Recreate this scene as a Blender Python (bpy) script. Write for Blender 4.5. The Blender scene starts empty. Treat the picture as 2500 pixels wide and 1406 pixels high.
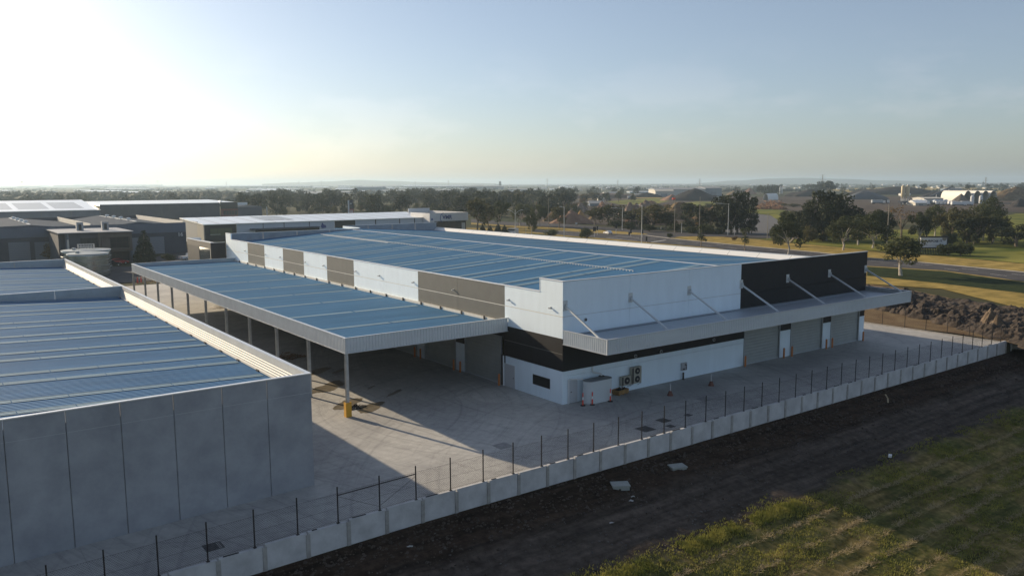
import bpy, bmesh, math, random
from mathutils import Vector, Matrix, noise
R = math.radians
scene = bpy.context.scene
COL = scene.collection

# ------------------------------------------------------------------ camera, sky, sun, exposure
YAW, PITCH, ROLL, FPX = 0.63867607, 0.12915494, -0.00420818, 1967.62     # view direction; focal length in photo pixels (2500 wide)
CAM = Vector((-46.19, -54.59, 20.0))
fw = Vector((math.sin(YAW)*math.cos(PITCH), math.cos(YAW)*math.cos(PITCH), -math.sin(PITCH)))
r0 = Vector((math.cos(YAW), -math.sin(YAW), 0)); u0 = r0.cross(fw)
rt = r0*math.cos(ROLL) + u0*math.sin(ROLL); up = -r0*math.sin(ROLL) + u0*math.cos(ROLL)
cd = bpy.data.cameras.new('camera'); co = bpy.data.objects.new('camera', cd); COL.objects.link(co)
m = Matrix((rt, up, -fw)).transposed().to_4x4(); m.translation = CAM; co.matrix_world = m
cd.sensor_width = 36; cd.lens = FPX/2500*36; cd.clip_end = 40000; cd.clip_start = 0.5
scene.camera = co

SUN_EL, SUN_AZ = R(18.7), R(-14.3)                                        # azimuth from +Y towards +X
world = bpy.data.worlds.new('World'); scene.world = world; world.use_nodes = True
nt = world.node_tree; nt.nodes.clear()
sky = nt.nodes.new('ShaderNodeTexSky'); sky.sky_type = 'NISHITA'; sky.sun_disc = False
sky.sun_elevation = SUN_EL; sky.sun_rotation = SUN_AZ
sky.air_density = .88; sky.dust_density = 1.05; sky.ozone_density = 2.7; sky.altitude = 50
bg = nt.nodes.new('ShaderNodeBackground'); bg.inputs[1].default_value = 0.092
wo = nt.nodes.new('ShaderNodeOutputWorld')
# a thin pale veil, and faint cumulus low over the horizon
L = nt.links.new
def wn(t, **k):
    q = nt.nodes.new(t)
    for a_, v_ in k.items(): setattr(q, a_, v_)
    return q
tc = wn('ShaderNodeTexCoord'); mp = wn('ShaderNodeMapping'); mp.inputs['Scale'].default_value = (1, 1, 2.6); L(tc.outputs['Generated'], mp.inputs[0])
nz = wn('ShaderNodeTexNoise'); nz.inputs['Scale'].default_value = 5.5; nz.inputs['Detail'].default_value = 9; nz.inputs['Roughness'].default_value = .58; L(mp.outputs[0], nz.inputs['Vector'])
cr = wn('ShaderNodeValToRGB'); cr.color_ramp.elements[0].position = .52; cr.color_ramp.elements[1].position = .62; cr.color_ramp.elements[1].color = (.6, .6, .6, 1); L(nz.outputs[0], cr.inputs[0])
sz = wn('ShaderNodeSeparateXYZ'); L(tc.outputs['Generated'], sz.inputs[0])
mk = wn('ShaderNodeValToRGB'); e = mk.color_ramp.elements; e[0].position = .0; e[0].color = (0, 0, 0, 1); e[1].position = .045; e[1].color = (1, 1, 1, 1)
for p_, c_ in ((.10, .8), (.17, 0.)): q = e.new(p_); q.color = (c_, c_, c_, 1)
L(sz.outputs[2], mk.inputs[0])
mu = wn('ShaderNodeMath', operation='MULTIPLY'); L(cr.outputs[0], mu.inputs[0]); L(mk.outputs[0], mu.inputs[1])
vl = wn('ShaderNodeMixRGB'); vl.inputs[0].default_value = .13; vl.inputs[2].default_value = (3.9, 3.7, 3.5, 1); hs = wn('ShaderNodeHueSaturation'); hs.inputs['Saturation'].default_value = .86; hs.inputs['Value'].default_value = .96; L(sky.outputs[0], hs.inputs['Color']); L(hs.outputs[0], vl.inputs[1])
mx = wn('ShaderNodeMixRGB', blend_type='ADD'); mx.inputs[2].default_value = (.85, .62, .58, 1); L(mu.outputs[0], mx.inputs[0]); L(vl.outputs[0], mx.inputs[1])
L(mx.outputs[0], bg.inputs[0]); L(bg.outputs[0], wo.inputs[0])

sl = bpy.data.lights.new('sun', 'SUN'); sl.energy = 4.4; sl.angle = R(.6); sl.color = (1, .81, .57)
so = bpy.data.objects.new('sun', sl); COL.objects.link(so)
sdir = Vector((math.sin(SUN_AZ)*math.cos(SUN_EL), math.cos(SUN_AZ)*math.cos(SUN_EL), math.sin(SUN_EL)))
so.rotation_euler = sdir.to_track_quat('Z', 'Y').to_euler(); so.location = (0, 60, 120)

vs = scene.view_settings; vs.view_transform = 'Standard'; vs.look = 'None'; vs.gamma = 1; vs.use_curve_mapping = False
vs.exposure = 0.56
scene.cycles.use_denoising = True
scene.cycles.max_bounces = 6; scene.cycles.volume_bounces = 0
scene.cycles.transparent_max_bounces = 8

# ------------------------------------------------------------------ where things stand
def ray(x, y): return fw + rt*((x-1250)/FPX) - up*((y-703)/FPX)
def hit(x, y, ax, v):
    d = ray(x, y); return CAM + d*((v-CAM[ax])/d[ax])
def gp(x, y, z=0.): return hit(x, y, 2, z)
def hx(x, y, v=0.): return hit(x, y, 0, v)
def hy(x, y, v=0.): return hit(x, y, 1, v)
def depth(p): return (Vector(p)-CAM).dot(fw)
def lerp(t, xs, ys):
    if t <= xs[0]: return ys[0]
    for i in range(1, len(xs)):
        if t <= xs[i]:
            k = (t-xs[i-1])/(xs[i]-xs[i-1]); return ys[i-1] + k*(ys[i]-ys[i-1])
    return ys[-1]
def yard_z(x): return 0. if x > -22 else -.024*(-22-x) if x > -46 else -.576
def bank_z(x, y):
    t = -12-y
    z = lerp(t, [0, 2, 6, 10, 14, 19, 28, 60], [-1.38, -1.65, -2.4, -3.15, -3.95, -4.6, -5.2, -5.8])
    if x < -22: z -= .3*min(1, (-22-x)/20)
    if x > 63.5:
        k = min(1, (x-63.5)/4); z2 = lerp(-7-y, [0, 3, 8, 15, 19, 24, 33, 65], [0, -.5, -1.7, -3.1, -3.95, -4.6, -5.2, -5.8]); z = z*(1-k)+z2*k
    return z
def ground_z(x, y):
    if y < -11.75 or (x > 63.5 and y < -7): return bank_z(x, y)
    return 0.

# ------------------------------------------------------------------ materials
MATS = {}
def mat(name, col, rough=.8, metal=0., var=0., scale=1., bump=0., bscale=None, spec=None, col2=None, stretch=None, detail=5, lo=.35, hi=.65):
    if name in MATS: return MATS[name]
    M = bpy.data.materials.new(name); M.use_nodes = True; n = M.node_tree; b = n.nodes['Principled BSDF']
    b.inputs['Base Color'].default_value = (*col, 1); b.inputs['Roughness'].default_value = rough; b.inputs['Metallic'].default_value = metal
    if spec is not None: b.inputs['Specular IOR Level'].default_value = spec
    if var or col2 or bump:
        g = n.nodes.new('ShaderNodeNewGeometry'); mp = n.nodes.new('ShaderNodeMapping')
        if stretch: mp.inputs['Scale'].default_value = stretch
        n.links.new(g.outputs['Position'], mp.inputs[0])
    if var or col2:
        t = n.nodes.new('ShaderNodeTexNoise'); t.inputs['Scale'].default_value = scale; t.inputs['Detail'].default_value = detail; t.inputs['Roughness'].default_value = .6
        n.links.new(mp.outputs[0], t.inputs['Vector'])
        c = n.nodes.new('ShaderNodeValToRGB'); c.color_ramp.elements[0].position = lo; c.color_ramp.elements[1].position = hi
        if col2: a, z = col, col2
        else: a, z = [x*(1-var) for x in col], [min(1, x*(1+var)) for x in col]
        c.color_ramp.elements[0].color = (*a, 1); c.color_ramp.elements[1].color = (*z, 1)
        n.links.new(t.outputs[0], c.inputs[0]); n.links.new(c.outputs[0], b.inputs['Base Color'])
    if bump:
        t2 = n.nodes.new('ShaderNodeTexNoise'); t2.inputs['Scale'].default_value = bscale or scale*4; t2.inputs['Detail'].default_value = 6
        n.links.new(mp.outputs[0], t2.inputs['Vector'])
        bp = n.nodes.new('ShaderNodeBump'); bp.inputs['Strength'].default_value = bump; bp.inputs['Distance'].default_value = .1
        n.links.new(t2.outputs[0], bp.inputs['Height']); n.links.new(bp.outputs[0], b.inputs['Normal'])
    MATS[name] = M; return M
def nodes_of(M): return M.node_tree.nodes, M.node_tree.links.new, M.node_tree.nodes['Principled BSDF']

def sheet_metal(name, col, axis, pitch, rough=.35, metal=.0, strength=.5, var=.08, spec=.5):
    """profiled sheet: fine ribs running across `axis`, slight weathering"""
    M = mat(name, col, rough, metal, spec=spec)
    N, K, b = nodes_of(M)
    g = N.new('ShaderNodeNewGeometry'); s = N.new('ShaderNodeSeparateXYZ'); K(g.outputs['Position'], s.inputs[0])
    mu = N.new('ShaderNodeMath'); mu.operation = 'MULTIPLY'; mu.inputs[1].default_value = 2*math.pi/pitch; K(s.outputs[axis], mu.inputs[0])
    si = N.new('ShaderNodeMath'); si.operation = 'SINE'; K(mu.outputs[0], si.inputs[0])
    bp = N.new('ShaderNodeBump'); bp.inputs['Strength'].default_value = strength; bp.inputs['Distance'].default_value = .05
    K(si.outputs[0], bp.inputs['Height']); K(bp.outputs[0], b.inputs['Normal'])
    t = N.new('ShaderNodeTexNoise'); t.inputs['Scale'].default_value = .7; t.inputs['Detail'].default_value = 7; t.inputs['Roughness'].default_value = .68
    mpp = N.new('ShaderNodeMapping'); mpp.inputs['Scale'].default_value = (.16, 1.0, 1) if axis == 1 else (1.0, .16, 1); K(g.outputs['Position'], mpp.inputs[0]); K(mpp.outputs[0], t.inputs['Vector'])
    c = N.new('ShaderNodeValToRGB'); c.color_ramp.elements[0].position = .3; c.color_ramp.elements[1].position = .7
    c.color_ramp.elements[0].color = (*[x*(1-var) for x in col], 1); c.color_ramp.elements[1].color = (*[x*(1+var) for x in col], 1)
    K(t.outputs[0], c.inputs[0]); K(c.outputs[0], b.inputs['Base Color'])
    return M

WHITE = mat('white_paint', (.77, .88, .95), .55, var=.03, scale=1.1, bump=.05, bscale=9, stretch=(1, 1, .22))
CHAR = mat('charcoal_paint', (.016, .016, .018), .55, spec=.25, var=.12, scale=.8, bump=.1, bscale=12)
GREYP = mat('grey_brown_paint', (.108, .110, .100), .5, var=.07, scale=.8, bump=.15, bscale=14)
CAP = mat('zinc_capping', (.62, .65, .68), .38, .5)
ZINC = mat('zinc_sheet', (.50, .53, .55), .4, .35)
STEEL = mat('galvanised_steel', (.42, .44, .45), .45, .6, var=.12, scale=2)
DSTEEL = mat('dark_steel', (.022, .018, .017), .55)
ROOFB = sheet_metal('roof_sheet', (.066, .168, .300), 1, .38, rough=.65, metal=.0, strength=.6, spec=.03, var=.16)  # blue of the reflected sky put into the sheet's base colour
ROOFN = sheet_metal('roof_sheet_neighbour', (.066, .158, .300), 1, .38, rough=.65, metal=.0, strength=.7, spec=.03, var=.18)  # sky reflection carried in the blue base colour here too
SKYL = sheet_metal('skylight_sheet', (.19, .29, .37), 1, .38, rough=.6, strength=.4, spec=.05, var=.16)
FASC_Y = sheet_metal('ribbed_fascia', (.58, .62, .64), 1, .2, rough=.5, metal=.1, strength=.0)
FASC_X = FASC_Y
CONC = mat('precast_concrete', (.255, .265, .285), .85, scale=.55, col2=(.375, .385, .40), bump=.15, bscale=6, detail=9, lo=.3, hi=.68)
RCONC = mat('retaining_concrete', (.42, .42, .42), .85, scale=.9, col2=(.58, .58, .58), bump=.15, bscale=6, lo=.3, hi=.65)
RPOST = mat('retaining_post', (.34, .33, .31), .85, var=.2, scale=2)
GLASSB = mat('black_glass', (.008, .009, .011), .08, spec=.6)
GLASSG = mat('office_glass', (.03, .038, .045), .1, spec=.7)
SHUT = mat('shutter_grey', (.33, .35, .34), .5, .1, var=.05, scale=1)
YELLOW = mat('safety_yellow', (.62, .33, .02), .55)
ORANGE = mat('bollard_orange', (.50, .17, .045), .55)
RED = mat('cone_red', (.75, .09, .05), .5)
REFL = mat('reflective_white', (.8, .8, .8), .4)
RUBBER = mat('black_rubber', (.02, .02, .02), .8)
POLY = mat('tank_plastic', (.56, .60, .61), .5)
WOOD = mat('raw_timber', (.30, .17, .06), .8, var=.25, scale=3)
ACG = mat('beige_metal', (.36, .34, .28), .5)
GRILL = mat('black_grille', (.02, .02, .022), .6)
IRON = mat('cast_iron', (.075, .075, .078), .7, var=.3, scale=4); IRONP = mat('pale_cover', (.26, .26, .26), .8, var=.2, scale=3)
PIPEW = mat('white_pipe', (.68, .70, .70), .5)
BARK = mat('bark', (.20, .16, .12), .9, var=.3, scale=3)
BARKW = mat('pale_bark', (.45, .40, .34), .9, var=.3, scale=3)
BGREY = mat('grey_wall', (.135, .155, .195), .8, var=.08, scale=.3)
BDARK = mat('dark_wall', (.062, .070, .090), .8, var=.1, scale=.3)
BBROWN = mat('brown_wall', (.135, .115, .10), .8, var=.08, scale=1)
BCREAM = mat('cream_wall', (.50, .49, .45), .8, var=.06, scale=.5)
BWHITE = mat('white_wall', (.62, .63, .64), .7, var=.04, scale=.4)
BBLACK = mat('black_cladding', (.018, .018, .020), .55)
WROOF = sheet_metal('white_roof', (.88, .88, .86), 0, .7, rough=.32, metal=.6, strength=.1, var=.03)
GROOF = sheet_metal('grey_roof', (.10, .12, .15), 0, .7, rough=.7, strength=.3, spec=.01)
PANELB = mat('solar_panel', (.05, .055, .07), .2, spec=.6)
REDB = mat('red_brown_wall', (.16, .05, .035), .8)
LAMPG = mat('lamp_grey', (.62, .63, .62), .5, .1)
TYRE = mat('tyre', (.012, .012, .012), .9)
CARW = mat('white_car_paint', (.7, .7, .7), .25)
CARR = mat('red_car_paint', (.35, .015, .015), .3)
CARD = mat('dark_car_paint', (.02, .022, .028), .25)
PAINTM = mat('road_paint', (.62, .62, .60), .7, var=.2, scale=3)
ASPH = mat('asphalt', (.085, .083, .086), .85, var=.18, scale=.25, bump=.1, bscale=3, spec=.05)
KERB = mat('kerb_concrete', (.34, .33, .31), .85, var=.12, scale=1)
DRYG = mat('dry_grass', (.20, .155, .046), .95, scale=.3, col2=(.41, .30, .095), bump=.5, bscale=3, detail=8, spec=.05)
GREENG = mat('green_grass', (.06, .085, .016), .95, scale=.05, col2=(.25, .235, .055), bump=.5, bscale=2, detail=8, spec=.05)
DARKG = mat('dark_green_grass', (.016, .026, .010), .95, scale=.5, col2=(.040, .054, .020), bump=.5, bscale=3, spec=.05)  # strip along the highway, much darker green than the verge
BARE = mat('bare_soil', (.13, .085, .05), .95, scale=.35, col2=(.22, .165, .095), bump=.4, bscale=2, detail=8, spec=.05)
QUARRY = mat('quarry_ground', (.055, .046, .040), .95, scale=.03, col2=(.125, .098, .078), bump=.3, bscale=.5, detail=8, spec=.05)
SOIL = mat('dark_soil', (.045, .033, .026), .95, scale=.8, col2=(.10, .075, .056), bump=.9, bscale=3, detail=8, spec=.05)
CLAY = mat('pink_soil', (.24, .14, .10), .95, scale=.3, col2=(.34, .22, .15), bump=.6, bscale=1.5, spec=.05)
SANDY = mat('sandy_soil', (.32, .20, .09), .95, var=.2, scale=.4, bump=.6, bscale=1.5, spec=.05)
BLACKM = mat('black_fines', (.055, .05, .048), .95, var=.2, scale=.1, bump=.5, bscale=.8, spec=.05)
RUBBLE = mat('rubble', (.13, .10, .085), .95, scale=.5, col2=(.33, .25, .19), bump=.9, bscale=1.2, spec=.05)

def leaf_mat(name, c1, c2, trans=.25):
    M = mat(name, c1, .75, spec=.25); N, K, b = nodes_of(M)
    g = N.new('ShaderNodeNewGeometry'); t = N.new('ShaderNodeTexNoise'); t.inputs['Scale'].default_value = .7; t.inputs['Detail'].default_value = 4
    K(g.outputs['Position'], t.inputs['Vector'])
    oi = N.new('ShaderNodeObjectInfo'); ad = N.new('ShaderNodeMath'); ad.operation = 'MULTIPLY_ADD'; ad.inputs[1].default_value = .35
    K(oi.outputs['Random'], ad.inputs[0]); K(t.outputs[0], ad.inputs[2])
    c = N.new('ShaderNodeValToRGB'); c.color_ramp.elements[0].position = .4; c.color_ramp.elements[1].position = .9
    c.color_ramp.elements[0].color = (*c1, 1); c.color_ramp.elements[1].color = (*c2, 1)
    K(ad.outputs[0], c.inputs[0]); K(c.outputs[0], b.inputs['Base Color'])
    tr = N.new('ShaderNodeBsdfTranslucent'); K(c.outputs[0], tr.inputs[0])
    ms = N.new('ShaderNodeMixShader'); ms.inputs[0].default_value = trans
    o = N['Material Output']; K(b.outputs[0], ms.inputs[1]); K(tr.outputs[0], ms.inputs[2]); K(ms.outputs[0], o.inputs[0])
    return M
LEAF = leaf_mat('gum_leaves', (.030, .042, .016), (.085, .095, .036))
LEAFD = leaf_mat('dark_leaves', (.020, .028, .013), (.050, .060, .026), .15)
LEAFO = leaf_mat('olive_leaves', (.045, .050, .018), (.12, .11, .045))
LEAFR = leaf_mat('brown_leaves', (.075, .048, .020), (.20, .125, .045))
LEAFC = leaf_mat('conifer_leaves', (.016, .026, .014), (.040, .055, .026), .1)
BLADE = leaf_mat('grass_blades', (.055, .10, .016), (.38, .35, .09), .45)
HAY = leaf_mat('hay_blades', (.27, .22, .12), (.48, .39, .23), .35)

# ------------------------------------------------------------------ mesh building
class MB:
    def __init__(s): s.v = []; s.f = []
    def quad(s, *p): n = len(s.v); s.v += [tuple(q) for q in p]; s.f.append(tuple(range(n, n+len(p)))); return s
    def box(s, x0, x1, y0, y1, z0, z1):
        n = len(s.v)
        s.v += [(x0,y0,z0),(x1,y0,z0),(x1,y1,z0),(x0,y1,z0),(x0,y0,z1),(x1,y0,z1),(x1,y1,z1),(x0,y1,z1)]
        s.f += [tuple(n+i for i in q) for q in ((0,3,2,1),(4,5,6,7),(0,1,5,4),(1,2,6,5),(2,3,7,6),(3,0,4,7))]; return s
    def bar(s, a, b, w=.1, h=None):
        a = Vector(a); b = Vector(b); d = (b-a).normalized(); h = h or w
        e = Vector((0,0,1)) if abs(d.z) < .95 else Vector((1,0,0)); x = d.cross(e).normalized()*w/2; y = x.cross(d).normalized()*h/2
        n = len(s.v); s.v += [tuple(p+i*x+j*y) for p in (a, b) for i, j in ((-1,-1),(1,-1),(1,1),(-1,1))]
        s.f += [tuple(n+i for i in q) for q in ((0,1,2,3),(4,7,6,5),(0,4,5,1),(1,5,6,2),(2,6,7,3),(3,7,4,0))]; return s
    def tube(s, pts, r, k=8, cap=True):
        pts = [Vector(p) for p in pts]; rr = r if isinstance(r, (list, tuple)) else [r]*len(pts); rings = []
        for i, p in enumerate(pts):
            d = (pts[min(i+1, len(pts)-1)]-pts[max(i-1, 0)]).normalized(); e = Vector((0,0,1)) if abs(d.z) < .9 else Vector((1,0,0))
            x = d.cross(e).normalized(); y = x.cross(d).normalized(); n = len(s.v)
            s.v += [tuple(p + (x*math.cos(2*math.pi*j/k)+y*math.sin(2*math.pi*j/k))*rr[i]) for j in range(k)]; rings.append(n)
        for a, b in zip(rings, rings[1:]):
            s.f += [(a+j, a+(j+1)%k, b+(j+1)%k, b+j) for j in range(k)]
        if cap: s.f += [tuple(rings[0]+j for j in range(k)), tuple(rings[-1]+k-1-j for j in range(k))]
        return s
    def lathe(s, prof, cx=0, cy=0, k=20):
        rings = []
        for r, z in prof:
            n = len(s.v); rings.append(n); s.v += [(cx+r*math.cos(2*math.pi*j/k), cy+r*math.sin(2*math.pi*j/k), z) for j in range(k)]
        for a, b in zip(rings, rings[1:]): s.f += [(a+j, a+(j+1)%k, b+(j+1)%k, b+j) for j in range(k)]
        s.f += [tuple(rings[0]+k-1-j for j in range(k)), tuple(rings[-1]+j for j in range(k))]; return s
    def prism(s, poly, a, b, axis='z'):
        """extrude a 2-D outline along an axis: z -> (x,y), y -> (x,z), x -> (y,z)"""
        def P(p, t): return (p[0], p[1], t) if axis == 'z' else (p[0], t, p[1]) if axis == 'y' else (t, p[0], p[1])
        n = len(s.v); k = len(poly); s.v += [P(p, a) for p in poly] + [P(p, b) for p in poly]
        s.f += [tuple(n+i for i in range(k))[::-1], tuple(n+k+i for i in range(k))]
        s.f += [(n+i, n+(i+1)%k, n+k+(i+1)%k, n+k+i) for i in range(k)]; return s
    def mesh(s, name, M, off=None, smooth=False):
        me = bpy.data.meshes.new(name); o = off or (0, 0, 0)
        me.from_pydata([(v[0]-o[0], v[1]-o[1], v[2]-o[2]) for v in s.v], [], s.f)
        bm = bmesh.new(); bm.from_mesh(me); bmesh.ops.recalc_face_normals(bm, faces=bm.faces); bm.to_mesh(me); bm.free()
        if smooth: me.polygons.foreach_set('use_smooth', [True]*len(me.polygons))
        me.materials.append(M); return me
    def build(s, name, M, parent=None, smooth=False, off=None):
        """world-coordinate geometry; under a parent it is stored relative to that thing's base"""
        base = off
        if parent is not None and base is None:
            base = Vector(parent.location); q = parent.parent
            while q is not None: base = base + Vector(q.location); q = q.parent
        if parent is None and base is None and s.v:
            base = Vector((sum(v[0] for v in s.v)/len(s.v), sum(v[1] for v in s.v)/len(s.v), min(v[2] for v in s.v)))
            o = link(name, s.mesh(name, M, base, smooth)); o.location = base; return o
        return link(name, s.mesh(name, M, base, smooth), parent)
def link(name, data, parent=None, loc=None, rz=0.):
    o = bpy.data.objects.new(name, data); COL.objects.link(o)
    if parent is not None: o.parent = parent
    if loc is not None: o.location = loc
    if rz: o.rotation_euler = (0, 0, rz)
    return o
def tag(o, label, cat, group=None, kind=None):
    o['label'] = label; o['category'] = cat
    if group: o['group'] = group
    if kind: o['kind'] = kind
    return o
def thing(name, label, cat, loc=(0,0,0), rz=0., group=None):
    o = link(name, None, None, loc, rz); o.empty_display_size = .3; return tag(o, label, cat, group)
def struct(o, label=None):
    o['kind'] = 'structure'
    if label: o['label'] = label
    return o
def dup(root, loc, rz=None, label=None, scale=None):
    def cp(o, p):
        c = o.copy(); COL.objects.link(c); c.parent = p
        for ch in o.children: cp(ch, c)
        return c
    r_ = cp(root, None); r_.location = loc
    if rz is not None: r_.rotation_euler = (0, 0, rz)
    if scale is not None: r_.scale = scale
    if label: r_['label'] = label
    return r_
def local(mb, name, M, parent, smooth=False): return mb.build(name, M, parent, smooth, off=(0, 0, 0))

def text_mesh(body, size, extr, M, name):
    cu = bpy.data.curves.new(name, 'FONT'); cu.body = body; cu.size = size; cu.extrude = extr; cu.align_x = 'CENTER'; cu.offset = size*.02
    o = bpy.data.objects.new(name, cu); COL.objects.link(o)
    dg = bpy.context.evaluated_depsgraph_get(); me = bpy.data.meshes.new_from_object(o.evaluated_get(dg)); bpy.data.objects.remove(o)
    me.materials.clear(); me.materials.append(M); return me

# ------------------------------------------------------------------ terrain: one sheet to the horizon, with the earth bank behind the retaining wall
def axis(lo, hi, step, far, grow=1.35):
    a = []; t = lo
    while t <= hi: a.append(t); t += step
    s = step; t = a[-1]
    while t < far: s *= grow; t += s; a.append(t)
    s = step; t = a[0]; b = []
    while t > -far: s *= grow; t -= s; b.append(t)
    return b[::-1] + a
XS = axis(-46, 88, .6, 14000); YS = axis(-52, -12.0, .6, 14000)
YS = sorted([y for y in YS if not -12.2 < y < -8.5] + [-12.1, -11.95, -11.78, -11.72, -11.2, -10.4, -9.6, -8.8, -8.0, -7.2, -6.4])
tv = []; tf = []
for y in YS:
    for x in XS:
        z = ground_z(x, y) - (0.10 if y > -11.75 else 0)
        if -62 < x < 64 and -11.75 < y < 130: z = yard_z(x) - .16
        if y < -12 and -60 < x < 110 and y > -60:
            p = Vector((x*.35, y*.5, 0)); t = -12-y
            a = .16 if t < 10 else .10
            z += a*(noise.fractal(p, .9, 2.1, 5)) * min(1, t/1.0 + .15)
            if t < 4: z += .12*noise.noise(Vector((x*1.3, y*1.3, 3))) + (.20*noise.noise(Vector((x*.45, 9, 3)))+.10*noise.noise(Vector((x*1.9, 2, 5))))*max(0, 1-t/2.2)
        tv.append((x, y, z))
nx = len(XS)
for j in range(len(YS)-1):
    for i in range(nx-1): a = j*nx+i; tf.append((a, a+1, a+nx+1, a+nx))
me = bpy.data.meshes.new('terrain'); me.from_pydata(tv, [], tf); me.polygons.foreach_set('use_smooth', [True]*len(tf))
TM = mat('terrain_soil', (.1, .1, .05), .95, spec=.05)
N, K, b = nodes_of(TM)
def nn(t, **k):
    q = N.new(t)
    for a_, v_ in k.items(): setattr(q, a_, v_)
    return q
def ramp(src, stops):
    c = nn('ShaderNodeValToRGB'); e = c.color_ramp.elements
    while len(e) < len(stops): e.new(.5)
    for q, (p, v) in zip(e, stops): q.position = p; q.color = (*v, 1) if len(v) == 3 else v
    K(src, c.inputs[0]); return c.outputs[0]
def mixc(f, a, c):
    q = nn('ShaderNodeMixRGB'); K(f, q.inputs[0]); K(a, q.inputs[1]); K(c, q.inputs[2]); return q.outputs[0]
def noisen(vec, sc, det=6, ro=.6):
    q = nn('ShaderNodeTexNoise'); q.inputs['Scale'].default_value = sc; q.inputs['Detail'].default_value = det; q.inputs['Roughness'].default_value = ro; K(vec, q.inputs['Vector']); return q.outputs[0]
geo = nn('ShaderNodeNewGeometry').outputs['Position']; sp = nn('ShaderNodeSeparateXYZ'); K(geo, sp.inputs[0])
def math_(op, a, v, c=None):
    q = nn('ShaderNodeMath', operation=op)
    for i, z_ in enumerate((a, v, c)):
        if z_ is None: continue
        if isinstance(z_, (int, float)): q.inputs[i].default_value = z_
        else: K(z_, q.inputs[i])
    return q.outputs[0]
n1 = noisen(geo, .25); n2 = noisen(geo, 1.6, 8, .65); n3 = noisen(geo, .012, 6); n4 = noisen(geo, 9, 4)
soil = ramp(n2, [(.3, (.020, .0135, .010)), (.7, (.058, .040, .029))])
grav = ramp(n2, [(.3, (.040, .032, .027)), (.72, (.105, .087, .073))])
gras = mixc(ramp(n1, [(.42, (0, 0, 0)), (.6, (1, 1, 1))]), ramp(n2, [(.3, (.045, .052, .016)), (.52, (.090, .092, .030)), (.72, (.20, .165, .065))]), ramp(n2, [(.3, (.09, .075, .028)), (.52, (.19, .15, .058)), (.72, (.34, .25, .11))]))
farc = ramp(n3, [(.36, (.040, .050, .024)), (.52, (.070, .068, .036)), (.68, (.13, .115, .060))])
yw = math_('ADD', sp.outputs[1], math_('MULTIPLY_ADD', n1, 5.0, -2.5))
m1 = ramp(math_('MULTIPLY_ADD', yw, -.1, -1.50), [(.0, (0,0,0)), (.18, (1,1,1))])      # gravel starts ~ y=-15.8
m2 = ramp(math_('MULTIPLY_ADD', yw, -.1, -2.10), [(.0, (0,0,0)), (.12, (1,1,1))])      # grass starts ~ y=-21.5
mf = ramp(math_('MULTIPLY_ADD', sp.outputs[1], .2, 2.4), [(.0, (0,0,0)), (.05, (1,1,1))])
near = mixc(m2, mixc(m1, soil, grav), gras)
fr = math_('GREATER_THAN', sp.outputs[0], 150.); 
mpx = nn('ShaderNodeMapping'); mpx.inputs['Scale'].default_value = (.10, 1.3, 1); K(geo, mpx.inputs[0]); n5 = noisen(mpx.outputs[0], 1.0, 5)
mstr = nn('ShaderNodeMixRGB', blend_type='MULTIPLY'); mstr.inputs[0].default_value = 1; K(near, mstr.inputs[1]); K(ramp(n5, [(.35, (.6, .6, .6)), (.65, (1.45, 1.42, 1.4))]), mstr.inputs[2])
K(mixc(mf, mstr.outputs[0], farc), b.inputs['Base Color'])
bp = nn('ShaderNodeBump'); bp.inputs['Strength'].default_value = .7; bp.inputs['Distance'].default_value = .12; K(n2, bp.inputs['Height'])
bp2 = nn('ShaderNodeBump'); bp2.inputs['Strength'].default_value = .5; bp2.inputs['Distance'].default_value = .05; K(n4, bp2.inputs['Height']); K(bp.outputs[0], bp2.inputs['Normal']); K(bp2.outputs[0], b.inputs['Normal'])
me.materials.append(TM); terrain = struct(link('terrain', me), 'earth bank, gravel track and open land reaching to the horizon')

# ------------------------------------------------------------------ yard paving
YM = mat('yard_concrete', (.38, .36, .33), .75); N, K, b = nodes_of(YM)
geo = nn('ShaderNodeNewGeometry').outputs['Position']
big = noisen(geo, .10, 6); fine = noisen(geo, 1.3, 8, .7)
base = ramp(fine, [(.3, (.38, .375, .355)), (.7, (.50, .495, .465))])
stain = ramp(big, [(.42, (1, 1, 1)), (.62, (.74, .74, .76))])
mu = nn('ShaderNodeMixRGB', blend_type='MULTIPLY'); mu.inputs[0].default_value = 1; K(base, mu.inputs[1]); K(stain, mu.inputs[2])
# swept tyre arcs: rings round a few turning centres
acc = mu.outputs[0]
for cx_, cy_, k_ in ((-22, 14, 2.1), (8, -26, 1.7), (-2, 6, 2.6), (40, 10, 1.9)):
    va = nn('ShaderNodeVectorMath', operation='SUBTRACT'); va.inputs[1].default_value = (cx_, cy_, 0); K(geo, va.inputs[0])
    le = nn('ShaderNodeVectorMath', operation='LENGTH'); K(va.outputs[0], le.inputs[0])
    cb = nn('ShaderNodeCombineXYZ'); K(math_('MULTIPLY', le.outputs['Value'], k_), cb.inputs[0]); K(math_('MULTIPLY', big, 3.), cb.inputs[1])
    rr = noisen(cb.outputs[0], 1.0, 3, .7); mk = ramp(rr, [(.54, (1, 1, 1)), (.70, (.82, .82, .83))])
    q = nn('ShaderNodeMixRGB', blend_type='MULTIPLY'); q.inputs[0].default_value = 1; K(acc, q.inputs[1]); K(mk, q.inputs[2]); acc = q.outputs[0]
K(acc, b.inputs['Base Color'])
bp = nn('ShaderNodeBump'); bp.inputs['Strength'].default_value = .12; bp.inputs['Distance'].default_value = .02; K(fine, bp.inputs['Height']); K(bp.outputs[0], b.inputs['Normal'])
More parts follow.
